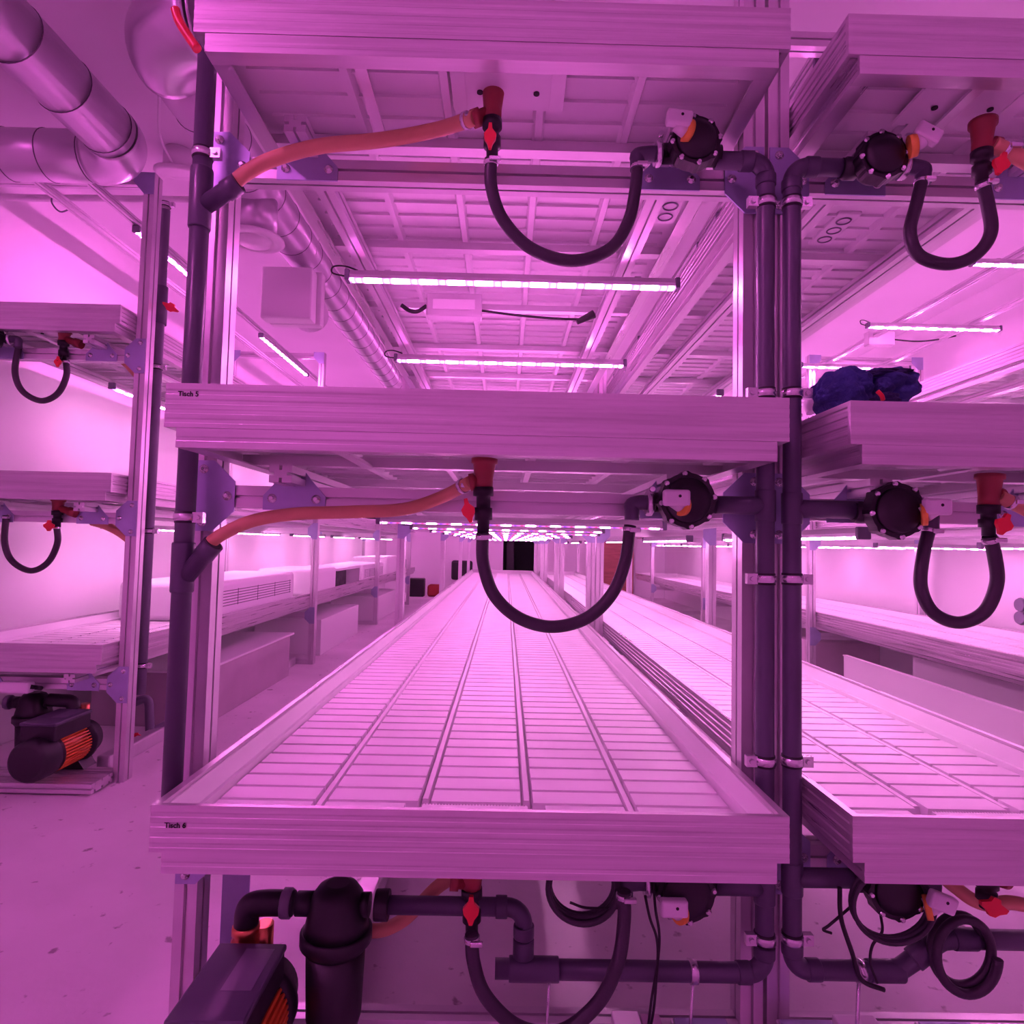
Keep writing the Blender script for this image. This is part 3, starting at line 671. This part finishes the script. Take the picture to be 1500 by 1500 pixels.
valve('black diaphragm valve with white knob under the middle central bench', 1006, 733, knob=(-18, -1), elbow=(926, 736), pipe_end=1)
valve('black diaphragm valve with white knob under the lowest central bench', 1004, 1306, knob=(-20, 22), elbow=(916, 1292), pipe_end=1)
valve('black diaphragm valve with white knob under the top right bench', 1292, 230, r=.064, knob=(62, -28), side=1, elbow=(1352, 245), pipe_end=1, ktilt=.5)
valve('black diaphragm valve with white knob under the blue-shirt bench', 1312, 748, knob=(55, -3), side=1, elbow=(1363, 752), pipe_end=1)
valve('black diaphragm valve with white knob under the lowest right bench', 1312, 1302, knob=(62, 18), side=1, elbow=(1366, 1290), pipe_end=1, ktilt=.35)
valve('black diaphragm valve under the top bench at the left edge', -18, 492, Y=3.49, knob=(-25, -5), side=1, elbow=(27, 497), pipe_end=1)

# the twin vertical pipes
x1 = at(1121, 700, YP).x; x2p = at(1160, 700, YP).x
def zz(y, x=1121): return at(x, y, YP).z
t = thing('supply_pipe', 'left one of the twin dark vertical pipes between the two near racks', 'pipe', (x1, YP, .3))
R = .045; zt_, zb_ = zz(237), zz(1425)
path = [(at(1048, 237, YP).x, YP, zt_)] + arc((x1-R, YP, zt_-R), (0, 0, 1), (1, 0, 0), R, 0, PI/2, 8) + arc((x1-R, YP, zb_+R), (1, 0, 0), (0, 0, -1), R, 0, PI/2, 8) + [(at(725, 1425, YP).x, YP, zb_)]
MB().tube(path, rp_, 24).build('pipe', M['pvc'], t)
for z, ax_, xx in ((zt_-R-.01, (0, 0, 1), x1), (zb_+R+.01, (0, 0, 1), x1)): collar(t, (xx, YP, z), ax_, .0275, .03)
collar(t, (x1-R-.01, YP, zt_), (1, 0, 0), .0275, .035); collar(t, (x1-R-.01, YP, zb_), (1, 0, 0), .0275, .035)
zj = zz(741); collar(t, (x1, YP, zj), (0, 0, 1), .0275, .085, 'tee')
MB().cyl((x1, YP, zj), (at(1048, 741, YP).x, YP, zj), .0245).build('tee_arm', M['pvc'], t)
zj = zz(1298); collar(t, (x1, YP, zj), (0, 0, 1), .0275, .085, 'tee')
MB().cyl((x1, YP, zj), (at(1046, 1298, YP).x, YP, zj), .0245).build('tee_arm', M['pvc'], t)
for y in (298, 577, 848, 1114, 1374): pipe_clamp(t, (x1, YP, zz(y)), rp_, -1)
xt = at(765, 1425, YP).x
collar(t, (xt+.03, YP, zb_), (1, 0, 0), .030, .13, 'tee')
# riser of the tee, up, elbow and to the filter
zh = at(600, 1326, YP).z; xr_ = at(768, 1326, YP).x
t2 = thing('manifold_pipe', 'dark pipe from the filter housing turning down to the floor pipe', 'pipe', (xr_, YP, zb_))
pth = [(xr_, YP, zb_+.031), (xr_, YP, zh-.045)] + arc((xr_-.045, YP, zh-.045), (1, 0, 0), (0, 0, 1), .045, 0, PI/2, 8) + [(at(552, 1326, YP).x, YP, zh)]
MB().tube(pth, .0225, 24).build('pipe', M['pvc'], t2)
collar(t2, (xr_, YP, zb_+.055), (0, 0, 1), .0275, .045); collar(t2, (xr_, YP, zh-.060), (0, 0, 1), .0275, .03); collar(t2, (xr_-.06, YP, zh), (1, 0, 0), .0275, .03)
collar(t2, (at(560, 1326, YP).x, YP, zh), (1, 0, 0), .038, .035, 'union', 'black')
for px in (805, 1015):
    pc = at(px, 1425, YP)
    o = MB().lathe((pc.x-.010, YP, zb_), (1, 0, 0), [(0, .025), (.001, .029), (.019, .029), (.020, .025)], 24).build('pipe_clamp', M['bolt'], t)
    MB().cyl((pc.x, YP, zb_-.03), (pc.x-.01, YP, .0), .004, 8).build('threaded_rod', M['bolt'], o)
# pipe 2
zt2, zb2 = at(1160, 244, YP).z, at(1160, 1420, YP).z
t = thing('supply_pipe', 'right one of the twin dark vertical pipes between the two near racks', 'pipe', (x2p, YP, .3))
path = [(at(1246, 250, YP).x, YP, zt2)] + arc((x2p+R, YP, zt2-R), (0, 0, 1), (-1, 0, 0), R, 0, PI/2, 8) + arc((x2p+R, YP, zb2+R), (-1, 0, 0), (0, 0, -1), R, 0, PI/2, 8)
e1, e2, e3 = at(1318, 1420, YP), at(1378, 1375, YP), at(1600, 1372, YP)
path += [(e1.x-.05, YP, zb2), (e1.x, YP, zb2+.006), (e1.x+.03, YP, zb2+.026), (e2.x-.025, YP, e2.z-.018), (e2.x, YP, e2.z-.004), (e2.x+.03, YP, e2.z), (e3.x, YP, e2.z)]
MB().tube(path, rp_, 24).build('pipe', M['pvc'], t)
collar(t, (x2p, YP, zt2-R-.01), (0, 0, 1), .0275, .03); collar(t, (x2p+R+.01, YP, zt2), (1, 0, 0), .0275, .035)
collar(t, (x2p, YP, zb2+R+.01), (0, 0, 1), .0275, .03); collar(t, (x2p+R+.01, YP, zb2), (1, 0, 0), .0275, .035)
collar(t, (e1.x-.04, YP, zb2), (1, 0, 0), .0275, .09); collar(t, (e2.x+.06, YP, e2.z), (1, 0, 0), .0275, .06)
d = Vector((e2.x-e1.x, 0, e2.z-zb2)); collar(t, (e1+e2)/2, d, .029, .05, 'wye')
for yy in (745, 1285):
    zj = at(1160, yy, YP).z; collar(t, (x2p, YP, zj), (0, 0, 1), .0275, .085, 'tee')
    MB().cyl((x2p, YP, zj), (at(1262, yy, YP).x, YP, zj), .0245).build('tee_arm', M['pvc'], t)
for y in (298, 577, 848, 1114, 1374): pipe_clamp(t, (x2p, YP, at(1160, y, YP).z), rp_, 1)
pc = at(1258, 1420, YP)
o = MB().lathe((pc.x-.010, YP, zb2), (1, 0, 0), [(0, .025), (.001, .029), (.019, .029), (.020, .025)], 24).build('pipe_clamp', M['bolt'], t)
MB().cyl((pc.x, YP, zb2-.03), (pc.x-.012, YP, 0), .005, 8).build('threaded_rod', M['bolt'], o)

# filter housing and pumps
def filt(label, c, s=1.):
    t = thing('filter_housing', label, 'filter', c); c = Vector(c)
    MB().lathe(c+Vector((0, 0, .075*s)), (0, 0, -1), [(0, .03*s), (.008*s, .050*s), (.03*s, .066*s), (.09*s, .078*s), (.115*s, .084*s)], 36).build('head', M['black'], t)
    MB().lathe(c+Vector((0, 0, -.040*s)), (0, 0, -1), [(0, .086*s), (.004*s, .092*s), (.030*s, .092*s), (.036*s, .085*s), (.045*s, .080*s)], 36).build('lock_ring', M['black'], t)
    MB().lathe(c+Vector((0, 0, -.085*s)), (0, 0, -1), [(0, .076*s), (.17*s, .070*s), (.20*s, .062*s), (.215*s, .04*s), (.22*s, .001)], 36).build('bowl', M['black'], t)
    for u, v in ((-.105, -.06), (.06, .085)): MB().cyl(c+Vector((u*s, 0, .02*s)), c+Vector((v*s, 0, .02*s)), .030*s).build('port', M['black'], t)
    MB().lathe(c+Vector((-.118*s, 0, .02*s)), (-1, 0, 0), [(0, .034*s), (.003, .037*s), (.024*s, .037*s), (.026*s, .034*s)], 10).build('union_nut', M['pvcl'], t)
    return t
fc = at(494, 1332, YP)
filt('tall black water filter housing under the left end of the Tisch 6 bench', (fc.x, YP, zh-.02))
def pump(label, x, y, z, s=1., yaw=0.):
    """motor axis along Y; fan cover towards the viewer"""
    t = thing('water_pump', label, 'pump', (x, y, z)); r = .092*s
    MB().lathe((x, y-.19*s, z), (0, 1, 0), [(0, r*.80), (.004, r*.92), (.02*s, r*1.04), (.10*s, r*1.08), (.135*s, r*1.04)], 40).build('fan_cover', M['black'], t)
    m = MB(); n = 40
    for k in range(n):
        a0 = 2*PI*k/n; a1 = a0+2*PI/n*.45
        if math.sin(a0) > .82: continue
        p = [(x+r*1.05*math.cos(a0), z+r*1.05*math.sin(a0)), (x+r*1.05*math.cos(a1), z+r*1.05*math.sin(a1)), (x+r*.86*math.cos(a1), z+r*.86*math.sin(a1)), (x+r*.86*math.cos(a0), z+r*.86*math.sin(a0))]
        m.prism(p, 'y', y-.055*s, y+.135*s)
    m.lathe((x, y-.055*s, z), (0, 1, 0), [(0, r*.87), (.19*s, r*.87)], 40)
    m.build('finned_motor_body', M['orangep'], t)
    b = MB(); b.rbox(x-.085*s, x+.080*s, y-.12*s, y+.14*s, z+r*.85, z+r*1.05+.055*s, .006, 2); b.build('terminal_box', M['black'], t)
    l_ = MB(); l_.rbox(x-.088*s, x+.083*s, y-.125*s, y+.145*s, z+r*1.05+.052*s, z+r*1.05+.068*s, .005, 2); o = l_.build('terminal_box_lid', M['pvc'], t)
    MB().box(x-.01*s, x+.06*s, y-.03*s, y+.12*s, z+r*1.05+.0685*s, z+r*1.05+.069*s).build('rating_plate', M['pvcl'], o)
    m = MB(); m.lathe((x, y+.137*s, z), (0, 1, 0), [(0, r*1.0), (.015*s, r*1.18), (.035*s, r*1.18), (.04*s, r*.95), (.10*s, r*.95), (.11*s, r*.7)], 36); m.build('pump_head', M['black'], t)
    m = MB(); m.prism([(x-r*.9, z-.125*s), (x+r*.9, z-.125*s), (x+r*.6, z-.085*s), (x-r*.6, z-.085*s)], 'y', y+.10*s, y+.20*s)
    m.build('foot', M['black'], t)
    MB().cyl((x, y+.21*s, z+r*.7), (x, y+.21*s, z+r*1.9), .024*s).build('outlet_socket', M['brass'], t)
    return t
pump('black water pump with orange fins at the bottom left under the Tisch 6 bench', -.615, 1.53, .17, 1.0)
pump('black and orange water pump standing on the floor at the far left', -2.40, 3.50, .20, 1.1)
# elbow of the near pump
t = thing('elbow_fitting', 'black elbow with a red-brown union above the bottom left pump', 'fitting', at(360, 1370, YP))
e = at(363, 1325, YP)
MB().tube(spline([(at(430, 1325, YP).x, YP, zh), (e.x+.05, YP, zh), (e.x+.012, YP, zh-.006), (e.x, YP, zh-.022), (e.x-.002, YP, zh-.055)], 6), .031, 22).build('elbow', M['black'], t)
MB().lathe((e.x-.002, YP, zh-.055), (0, 0, -1), [(0, .030), (.004, .036), (.02, .036), (.024, .030), (.04, .038), (.06, .038), (.065, .028), (.08, .028)], 10).build('union', M['brass'], t)
# base profiles carrying the pumps
tag(MB().prism(section(-.745, -.585, .005, .055, nu=3, nv=1), 'y', 1.25, 1.74).build('base_profile', M['profile'], loc=(-.66, 1.3, .0)), 'flat slotted profile under the bottom left pump', 'profile')
tag(MB().prism(section(3.40, 3.58, .012, .062, nu=3, nv=1), 'x', -2.85, -2.13).build('base_profile', M['profile'], loc=(-2.4, 3.5, 0)), 'slotted profile with an open end on the floor under the far left pump', 'profile')
tag(MB().rbox(-2.33, -2.25, 3.75, 7.0, .002, .09, .01, 2).build('floor_channel', M['alu'], loc=(-2.3, 4, 0)), 'shiny metal channel on the floor behind the far left pump', 'channel')
tag(MB().rbox(-.52, -.44, 1.84, 5.1, .002, .09, .01, 2).build('floor_channel', M['alu'], loc=(-.5, 2, 0)), 'shiny metal channel on the floor under the left side of the Tisch 6 bench', 'channel')
# far-left filter and pipes
fc = at(50, 1035, 3.72)
filt('black water filter housing above the far left pump', (fc.x, 3.72, fc.z), 1.1)
t = thing('elbow_fitting', 'black elbow with a red union between filter and pump at the far left', 'fitting', at(110, 1030, 3.7))
e = at(108, 1030, 3.7)
MB().tube(spline([at(72, 1025, 3.7), at(88, 1026, 3.7), at(104, 1028, 3.7), at(110, 1040, 3.7)], 6), .036, 20).build('elbow', M['black'], t)
MB().lathe(at(110, 1038, 3.7), (0, 0, -1), [(0, .030), (.004, .040), (.025, .040), (.03, .034), (.05, .042), (.07, .042), (.075, .03)], 10).build('union', M['brass'], t)
t = thing('transducer_box', 'pale box with rounded edges under the lowest far left bench', 'box', at(22, 1005, 3.5))
p0, p1 = at(0, 1015, 3.5), at(45, 999, 3.5)
MB().rbox(p0.x, p1.x, 3.48, 3.54, p0.z, p1.z, .012, 3).build('case', M['white'], t)
MB().tube([at(44, 1006, 3.5), at(60, 1008, 3.6)], .012, 10).build('cable_gland', M['black'], t)
t = thing('floor_pipe', 'grey pipe with an elbow behind the front post of the far left rack', 'pipe', at(215, 1080, 4.2))
MB().tube(spline(pt(4.3, (185, 1035), (200, 1028)) + [at(212, 1024, 4.3), at(218, 1030, 4.3), at(219, 1050, 4.3), at(220, 1075, 4.3)], 5), .028, 18).build('pipe', M['pvcl'], t)
MB().tube(spline([at(200, 1090, 4.2), at(222, 1075, 4.3), at(245, 1062, 4.4)], 5), .036, 18).build('tee', M['pvcl'], t)
MB().lathe(at(192, 1092, 4.2), (at(205, 1086, 4.2)-at(192, 1092, 4.2)), [(0, .02), (.02, .03), (.05, .03), (.06, .02)], 16).build('union', M['brass'], t)
lever(t, at(200, 1078, 4.15), .035, .02)
t = thing('drain_pipe', 'slim grey drain pipe clamped to the front post of the far left rack', 'pipe', at(222, 700, 3.72))
xp = at(222, 700, 3.74).x
MB().cyl((xp, 3.74, .45), (xp, 3.74, 3.32), .028).build('pipe', M['pvcl'], t)
MB().cyl((xp, 3.74, at(222, 420, 3.74).z), (xp, 3.74, at(222, 475, 3.74).z), .038).build('stopcock', M['pvc'], t)
lever(t, at(250, 450, 3.70), .055, .025, -.5)
for y in (300, 538, 778, 975): pipe_clamp(t, (xp, 3.74, at(222, y, 3.74).z), .028, 1)
t = thing('orange_hose', 'short orange hose behind the post under the top far left bench', 'hose', at(170, 515, 3.7))
MB().tube(spline(pt(3.68, (140, 508), (165, 518), (185, 532), (200, 548))), .024, 14).build('hose', M['orange'], t)
t = thing('orange_hose', 'short orange hose behind the post under the middle far left bench', 'hose', at(165, 770, 3.7))
MB().tube(spline(pt(3.68, (135, 764), (155, 770), (175, 780), (195, 795))), .024, 14).build('hose', M['orange'], t)

# orange hose and clutter below the lowest bench
t = thing('orange_hose', 'orange hose curving down behind the filter under the Tisch 6 bench', 'hose', at(600, 1330, 1.72))
MB().tube(spline(pt(1.785, (665, 1283), (640, 1300), (615, 1325), (590, 1348), (560, 1362), (530, 1362), (505, 1352))), .018, 16).build('hose', M['orange'], t)
t = thing('orange_hose', 'orange hose under the lowest right bench beside the red lever', 'hose', at(1420, 1310, 1.66))
MB().tube(spline(pt(1.66, (1378, 1282), (1400, 1300), (1425, 1318), (1450, 1325), (1480, 1322), (1520, 1330))), .017, 16).build('hose', M['orange'], t)
drain_fitting('red lever stopcock under the lowest right bench, by the right edge', 1447, 1262, (1475, 1288), 1285, 1330, (1455, 1328, .035, .022, -.3), 1.60)
# coils
def coil(label, cx, cy, rx, ry, Y, n, r=.008):
    pts = []
    for k in range(n*40+1):
        a = 2*PI*k/40
        q = at(cx+math.cos(a)*rx*(1+.03*math.sin(a*.37)), cy+math.sin(a)*ry*(1+.04*math.cos(a*.31)), Y); q.y = Y+r*2.05*(k/40)
        pts.append(q)
    return tag(MB().tube(pts, r, 10).build('hose_coil', M['rubber'], loc=pts[0]), label, 'hose')
coil('black hose coiled under the Tisch 6 bench, left of the valve', 855, 1305, 50, 48, 1.66, 3)
coil('thin black tubing coiled around the lowest right valve', 1312, 1330, 58, 52, 1.62, 3, .0055)
coil('black hose ring at the lower right edge below the dark floor pipe', 1420, 1405, 42, 52, 1.66, 2, .012)
for i, (lab, pts) in enumerate((
    ('thin black cable hanging left of the valve under the Tisch 6 bench', [(945, 1312), (952, 1345), (962, 1375), (963, 1410), (955, 1460), (950, 1500)]),
    ('thin black cable hanging just below the lowest central valve', [(957, 1290), (960, 1330), (966, 1372), (962, 1425), (958, 1475), (952, 1510)]),
    ('black cable curving down under the lowest right bench', [(1230, 1300), (1232, 1345), (1248, 1395), (1262, 1435), (1295, 1450)]),
    ('thin black cable looping below the lowest right valve', [(1290, 1340), (1292, 1365), (1278, 1385), (1275, 1410), (1285, 1440)]),
    ('short black cable lying on the floor under the central bench', [(835, 1322), (860, 1330), (905, 1330)]),
    ('bent black cable offcut on the floor under the right rack', [(1250, 1325), (1215, 1355), (1206, 1362), (1218, 1367)]),
)):
    Y = 1.67
    tag(MB().tube(spline(pt(Y, *pts)), .0035 if i not in (2,) else .006, 8).build('cable', M['black'], loc=at(*pts[0], Y)), lab, 'cable')
# small white boxes, plates on the ground under the front
def flatbox(label, name, px0, px1, ya, yb, z0, z1, m, cat):
    x0 = at(px0, 1470, ya).x; x1 = at(px1, 1470, ya).x
    return tag(MB().rbox(x0, x1, ya, yb, z0, z1, .004, 2).build(name, M[m], loc=(x0, ya, z0)), label, cat)
flatbox('low white box on the floor below the valve of the Tisch 6 bench', 'white_box', 912, 955, 1.62, 1.78, .001, .11, 'white', 'box')
flatbox('white junction box on the floor left of the twin pipes', 'junction_box', 958, 990, 1.62, 1.785, .001, .10, 'board', 'box')
flatbox('white junction box on the floor right of the twin pipes', 'junction_box', 1268, 1335, 1.62, 1.785, .001, .105, 'white', 'box')
def footplate(label, px, y):
    x = at(px, 1480, y).x
    t = thing('foot_plate', label, 'plate', (x, y, .0))
    MB().rbox(x-.07, x+.07, y-.10, y+.06, .1015, .108, .002, 1).build('plate', M['zinc'], t)
    for dx in (-.035, .035): MB().lathe((x+dx, y-.02, .108), (0, 0, 1), [(0, .014), (.003, .014), (.004, .009), (.013, .009), (.02, .005)], 10).build('bolt', M['bolt'], t)
    MB().rbox(x-.075, x+.075, y-.12, y+.07, .0, .1010, .003, 1).build('block', M['profile'], t)
    return t
footplate('zinc foot plate with two bolts at the base left of the twin pipes', 1035, 1.70)
footplate('zinc foot plate with two bolts at the base right of the twin pipes', 1195, 1.70)
footplate('zinc foot plate with bolts at the base near the lower right corner', 1405, 1.70)

# corner ties inside the near left post foot
t = thing('corner_bracket', 'zinc corner bracket standing behind the bottom of the near left leg', 'bracket', (-.74, 1.95, 0))
MB().prism([(-.815, .0), (-.735, .0), (-.735, .56), (-.78, .52), (-.815, .52)], 'y', 1.94, 1.945).build('bracket_plate', M['zinc'], t)

MB().tube(spline(pt(1.46, (257, 14), (262, 30), (274, 50), (289, 72))), .011, 10).build('end_handle', M['red'], TOPB)['label'] = 'red plastic handle at the left end'
# ------------------------------------------------------------------ blue shirt
def shirt():
    t = thing('blue_shirt', 'crumpled blue shirt lying on the corner of the middle right bench', 'clothing', at(1265, 590, 1.62))
    def lump(cx, cy, cz, sx, sy, sz, seed, m, name, z_min):
        bm = bmesh.new(); bmesh.ops.create_icosphere(bm, subdivisions=6, radius=1)
        for v in bm.verts:
            d = v.co.normalized(); p = d*1.0
            q = Vector((p.x*2.2+seed, p.y*2.2, p.z*2.2)); n1 = noise.noise(q)
            f = abs(noise.noise(Vector((p.x*1.9+p.z*1.2+seed, p.y*1.2+seed, p.z*1.9-p.x*1.0))))
            g = abs(noise.noise(Vector((p.x*7+seed, p.y*5, p.z*8+p.x*5))))
            r = 1 + .24*n1 - .22*(max(0, .28-f)) - .05*max(0, .25-g)
            v.co = Vector((cx+d.x*sx*r, cy+d.y*sy*r, cz+d.z*sz*r))
            if v.co.z < z_min: v.co.z = z_min + (v.co.z-z_min)*.04
        for f in bm.faces: f.smooth = True
        b = MB(); b.bm.free(); b.bm = bm; return b.build(name, m, t)
    c = at(1232, 577, 1.70); zr = ZM+.005
    lump(c.x, 1.70, c.z-.0, .068, .10, .068, 3.1, M['blue'], 'sleeve', zr-.03)
    c = at(1288, 568, 1.72); lump(c.x-.005, 1.72, c.z-.01, .092, .12, .058, 8.7, M['blue'], 'body', zr)
    c = at(1300, 549, 1.66); lump(c.x, 1.66, c.z-.003, .062, .05, .017, 5.2, M['navy'], 'collar', zr)
    c = at(1297, 586, 1.60); lump(c.x, 1.60, c.z, .034, .03, .020, 1.2, M['navy'], 'pocket_opening', zr)
    c = at(1290, 580, 1.565)
    MB().tube(spline([c+Vector((-.008, 0, .012)), c+Vector((0, -.004, 0)), c+Vector((.006, 0, -.010))]), .0055, 8).build('red_tab', M['red'], t)
shirt()
# pale cloth roll beside it
tag(MB().tube(spline([at(1192, 578, 1.95), at(1186, 592, 1.93), at(1190, 604, 1.92)]), .018, 12).build('pale_rag', M['white'], loc=at(1192, 578, 1.95)), 'pale rag end sticking out left of the blue shirt', 'rag')

# ------------------------------------------------------------------ things on and under the left bench
zs = ZL+.02-.066+.002
def cabinet(label, x0, x1, y0, y1, z0, z1, vents=True, open_=False):
    t = thing('white_cabinet', label, 'cabinet', ((x0+x1)/2, y0, z0))
    if not open_:
        MB().rbox(x0, x1, y0, y1, z0, z1, .04, 4).build('shell', M['white'], t)
    else:
        m = MB(); m.box(x0, x1, y0, y1, z1-.03, z1); m.box(x0, x1, y0, y1, z0, z0+.02); m.box(x0, x0+.02, y0, y1, z0+.02, z1-.03); m.box(x0+.02, x1, y1-.03, y1, z0+.02, z1-.03); m.box(x0+.02, x1-.12, y0, y0+.02, z0+.02, z1-.03)
        m.build('shell', M['white'], t)
        MB().box(x0+.03, x1-.05, y0+.1, (y0+y1)/2, z0+.022, z1-.032).build('dark_insert', M['black'], t)
    if vents:
        m = MB(); h = z1-z0
        for k in range(6):
            z = z0+h*.30+k*h*.08
            m.box(x1-.001, x1+.0015, y0+.12, y1-.12, z, z+.006)
        for k in range(5):
            y = y0+.15+(y1-y0-.3)*k/4
            m.box(x1-.001, x1+.002, y-.004, y+.004, z0+h*.28, z0+h*.74)
        m.build('vent_slots', M['seam'], t)
    return t
cabinet('long white vented cabinet on the lowest far left bench, nearest the viewer', -2.98, -2.30, 4.95, 7.0, zs, zs+.30)
cabinet('white rounded cover on the lowest far left bench, second from the front', -2.85, -2.20, 7.35, 8.35, zs, zs+.31, False)
cabinet('open white cabinet with dark inside on the lowest far left bench', -2.85, -2.20, 8.42, 9.7, zs, zs+.28, False, True)
cabinet('white vented cabinet on the lowest far left bench, fourth from the front', -2.85, -2.20, 9.9, 11.6, zs, zs+.28)
cabinet('last white cabinet at the far end of the lowest left bench', -2.85, -2.20, 11.9, 13.6, zs, zs+.36, False)
tag(MB().rbox(-2.75, -2.25, 13.75, 14.6, zs, zs+.34, .1, 3).build('dark_bundle', M['navy'], loc=(-2.5, 14, zs)), 'dark cloth bundle at the far end of the lowest left bench', 'bundle')
def ubox(label, x0, x1, y0, y1, z1, m='board', lid=True):
    t = thing('storage_box', label, 'box', ((x0+x1)/2, y0, 0))
    MB().rbox(x0, x1, y0, y1, .0, z1, .004, 1).build('body', M[m], t)
    if lid: MB().rbox(x0-.02, x1+.015, y0-.1, y1+.08, z1+.001, z1+.018, .003, 1).build('lid_board', M['white'], t)
    return t
ubox('large pale box with a board on top under the far left bench', -2.95, -2.14, 4.65, 6.45, .40)
ubox('white box under the far left bench behind the second post', -2.95, -2.16, 7.6, 9.5, .42, 'white', False)
ubox('white box under the far end of the left bench', -2.95, -2.16, 10.9, 12.8, .42, 'white', False)
# trough under right bench
t = thing('metal_trough', 'large white sheet-metal trough under the lowest far right bench', 'trough', (3.3, 4, 0))
m = MB(); m.prism([(2.98, .46), (3.02, .46), (3.02, .449), (3.004, .449), (3.004, .02), (3.60, .02), (3.60, .46), (3.61, .46), (3.61, .0), (2.99, .0), (2.99, .45), (2.98, .45)], 'y', 3.0, 5.6)
m.build('trough_body', M['white'], t)
ubox('dark box under the far right bench behind the trough', 3.2, 3.9, 6.6, 7.8, .42, 'board', False)

# ------------------------------------------------------------------ far end of the room
tag(MB().rbox(-2.42, -2.02, 16.0, 16.3, 0, .46, .03, 2).build('black_suitcase', M['black'], loc=(-2.2, 16, 0)), 'black suitcase on the floor at the far left end', 'suitcase')
tag(MB().rbox(-1.95, -1.62, 16.1, 16.5, 0, .30, .06, 3).build('red_bundle', M['redcloth'], loc=(-1.8, 16.2, 0)), 'dark red bundle on the floor beside the black suitcase', 'bundle')
t = thing('dark_jacket', 'dark jacket hanging over a chair back near the rear wall', 'clothing', (-1.05, 16.4, 0))
m = MB(); m.rbox(-1.38, -.84, 16.35, 16.55, .42, .92, .06, 3); m.build('jacket', M['black'], t)
m = MB()
for x in (-1.33, -.90):
    for y in (16.4, 16.75): m.cyl((x, y, 0), (x, y, .44), .015, 8)
m.build('chair_legs', M['alu'], t)
t = thing('wooden_door_panel', 'red-brown wooden panelled door leaf standing against the rear wall', 'panel', (3.0, 17.1, 0))
m = MB(); m.box(2.35, 3.45, 17.08, 17.15, .0, 2.05)
m.build('leaf', M['redwood'], t)
m = MB()
for z in (.25, .75, 1.25, 1.7): m.box(2.40, 3.40, 17.06, 17.079, z, z+.05)
m.build('rail', M['redwood'], t)
tag(MB().rbox(.0, .27, YW1+.6, YW1+.9, .0, 1.72, .05, 3).build('black_coat', M['black'], loc=(.1, YW1+.7, 0)), 'black coat-like shape standing in the dark doorway at the far end', 'coat')
# wall-mounted tap fitting at the right edge
t = thing('wall_fitting', 'round dark pipe fitting on the right wall at the right edge', 'fitting', at(1490, 895, 5.2))
for py in (886, 905):
    c = at(1492, py, 5.2)
    MB().lathe(c, (1, 0, 0), [(0, .05), (.02, .06), (.04, .04), (.3, .035)], 20).build('socket', M['pvcl'], t)
# hanging socket strips under the right and central top bench
def sockets(label, px, py, Y):
    c = at(px, py, Y)
    t = thing('socket_strip', label, 'sockets', c)
    MB().rbox(c.x-.055, c.x+.03, Y-.14, Y+.10, c.z-.004, c.z+.03, .006, 2).build('case', M['white'], t)
    for k in range(3):
        MB().torus((c.x-.012, Y-.09+.07*k, c.z-.005), (0, 0, 1), .024, .003, 20, 6).build('socket', M['pvcl'], t)
    return t
sockets('white three-way socket strip under the top bench left of the twin pipes', 985, 305, 2.1)
sockets('white three-way socket strip under the top right bench', 1222, 340, 2.35)

# ------------------------------------------------------------------ world / view
w = bpy.data.worlds.new('world'); bpy.context.scene.world = w; w.use_nodes = True
w.node_tree.nodes['Background'].inputs[0].default_value = (1, .24, .85, 1); w.node_tree.nodes['Background'].inputs[1].default_value = .02
vs = bpy.context.scene.view_settings
vs.view_transform = 'Standard'; vs.look = 'None'; vs.gamma = 1; vs.use_curve_mapping = False; vs.exposure = 0.0
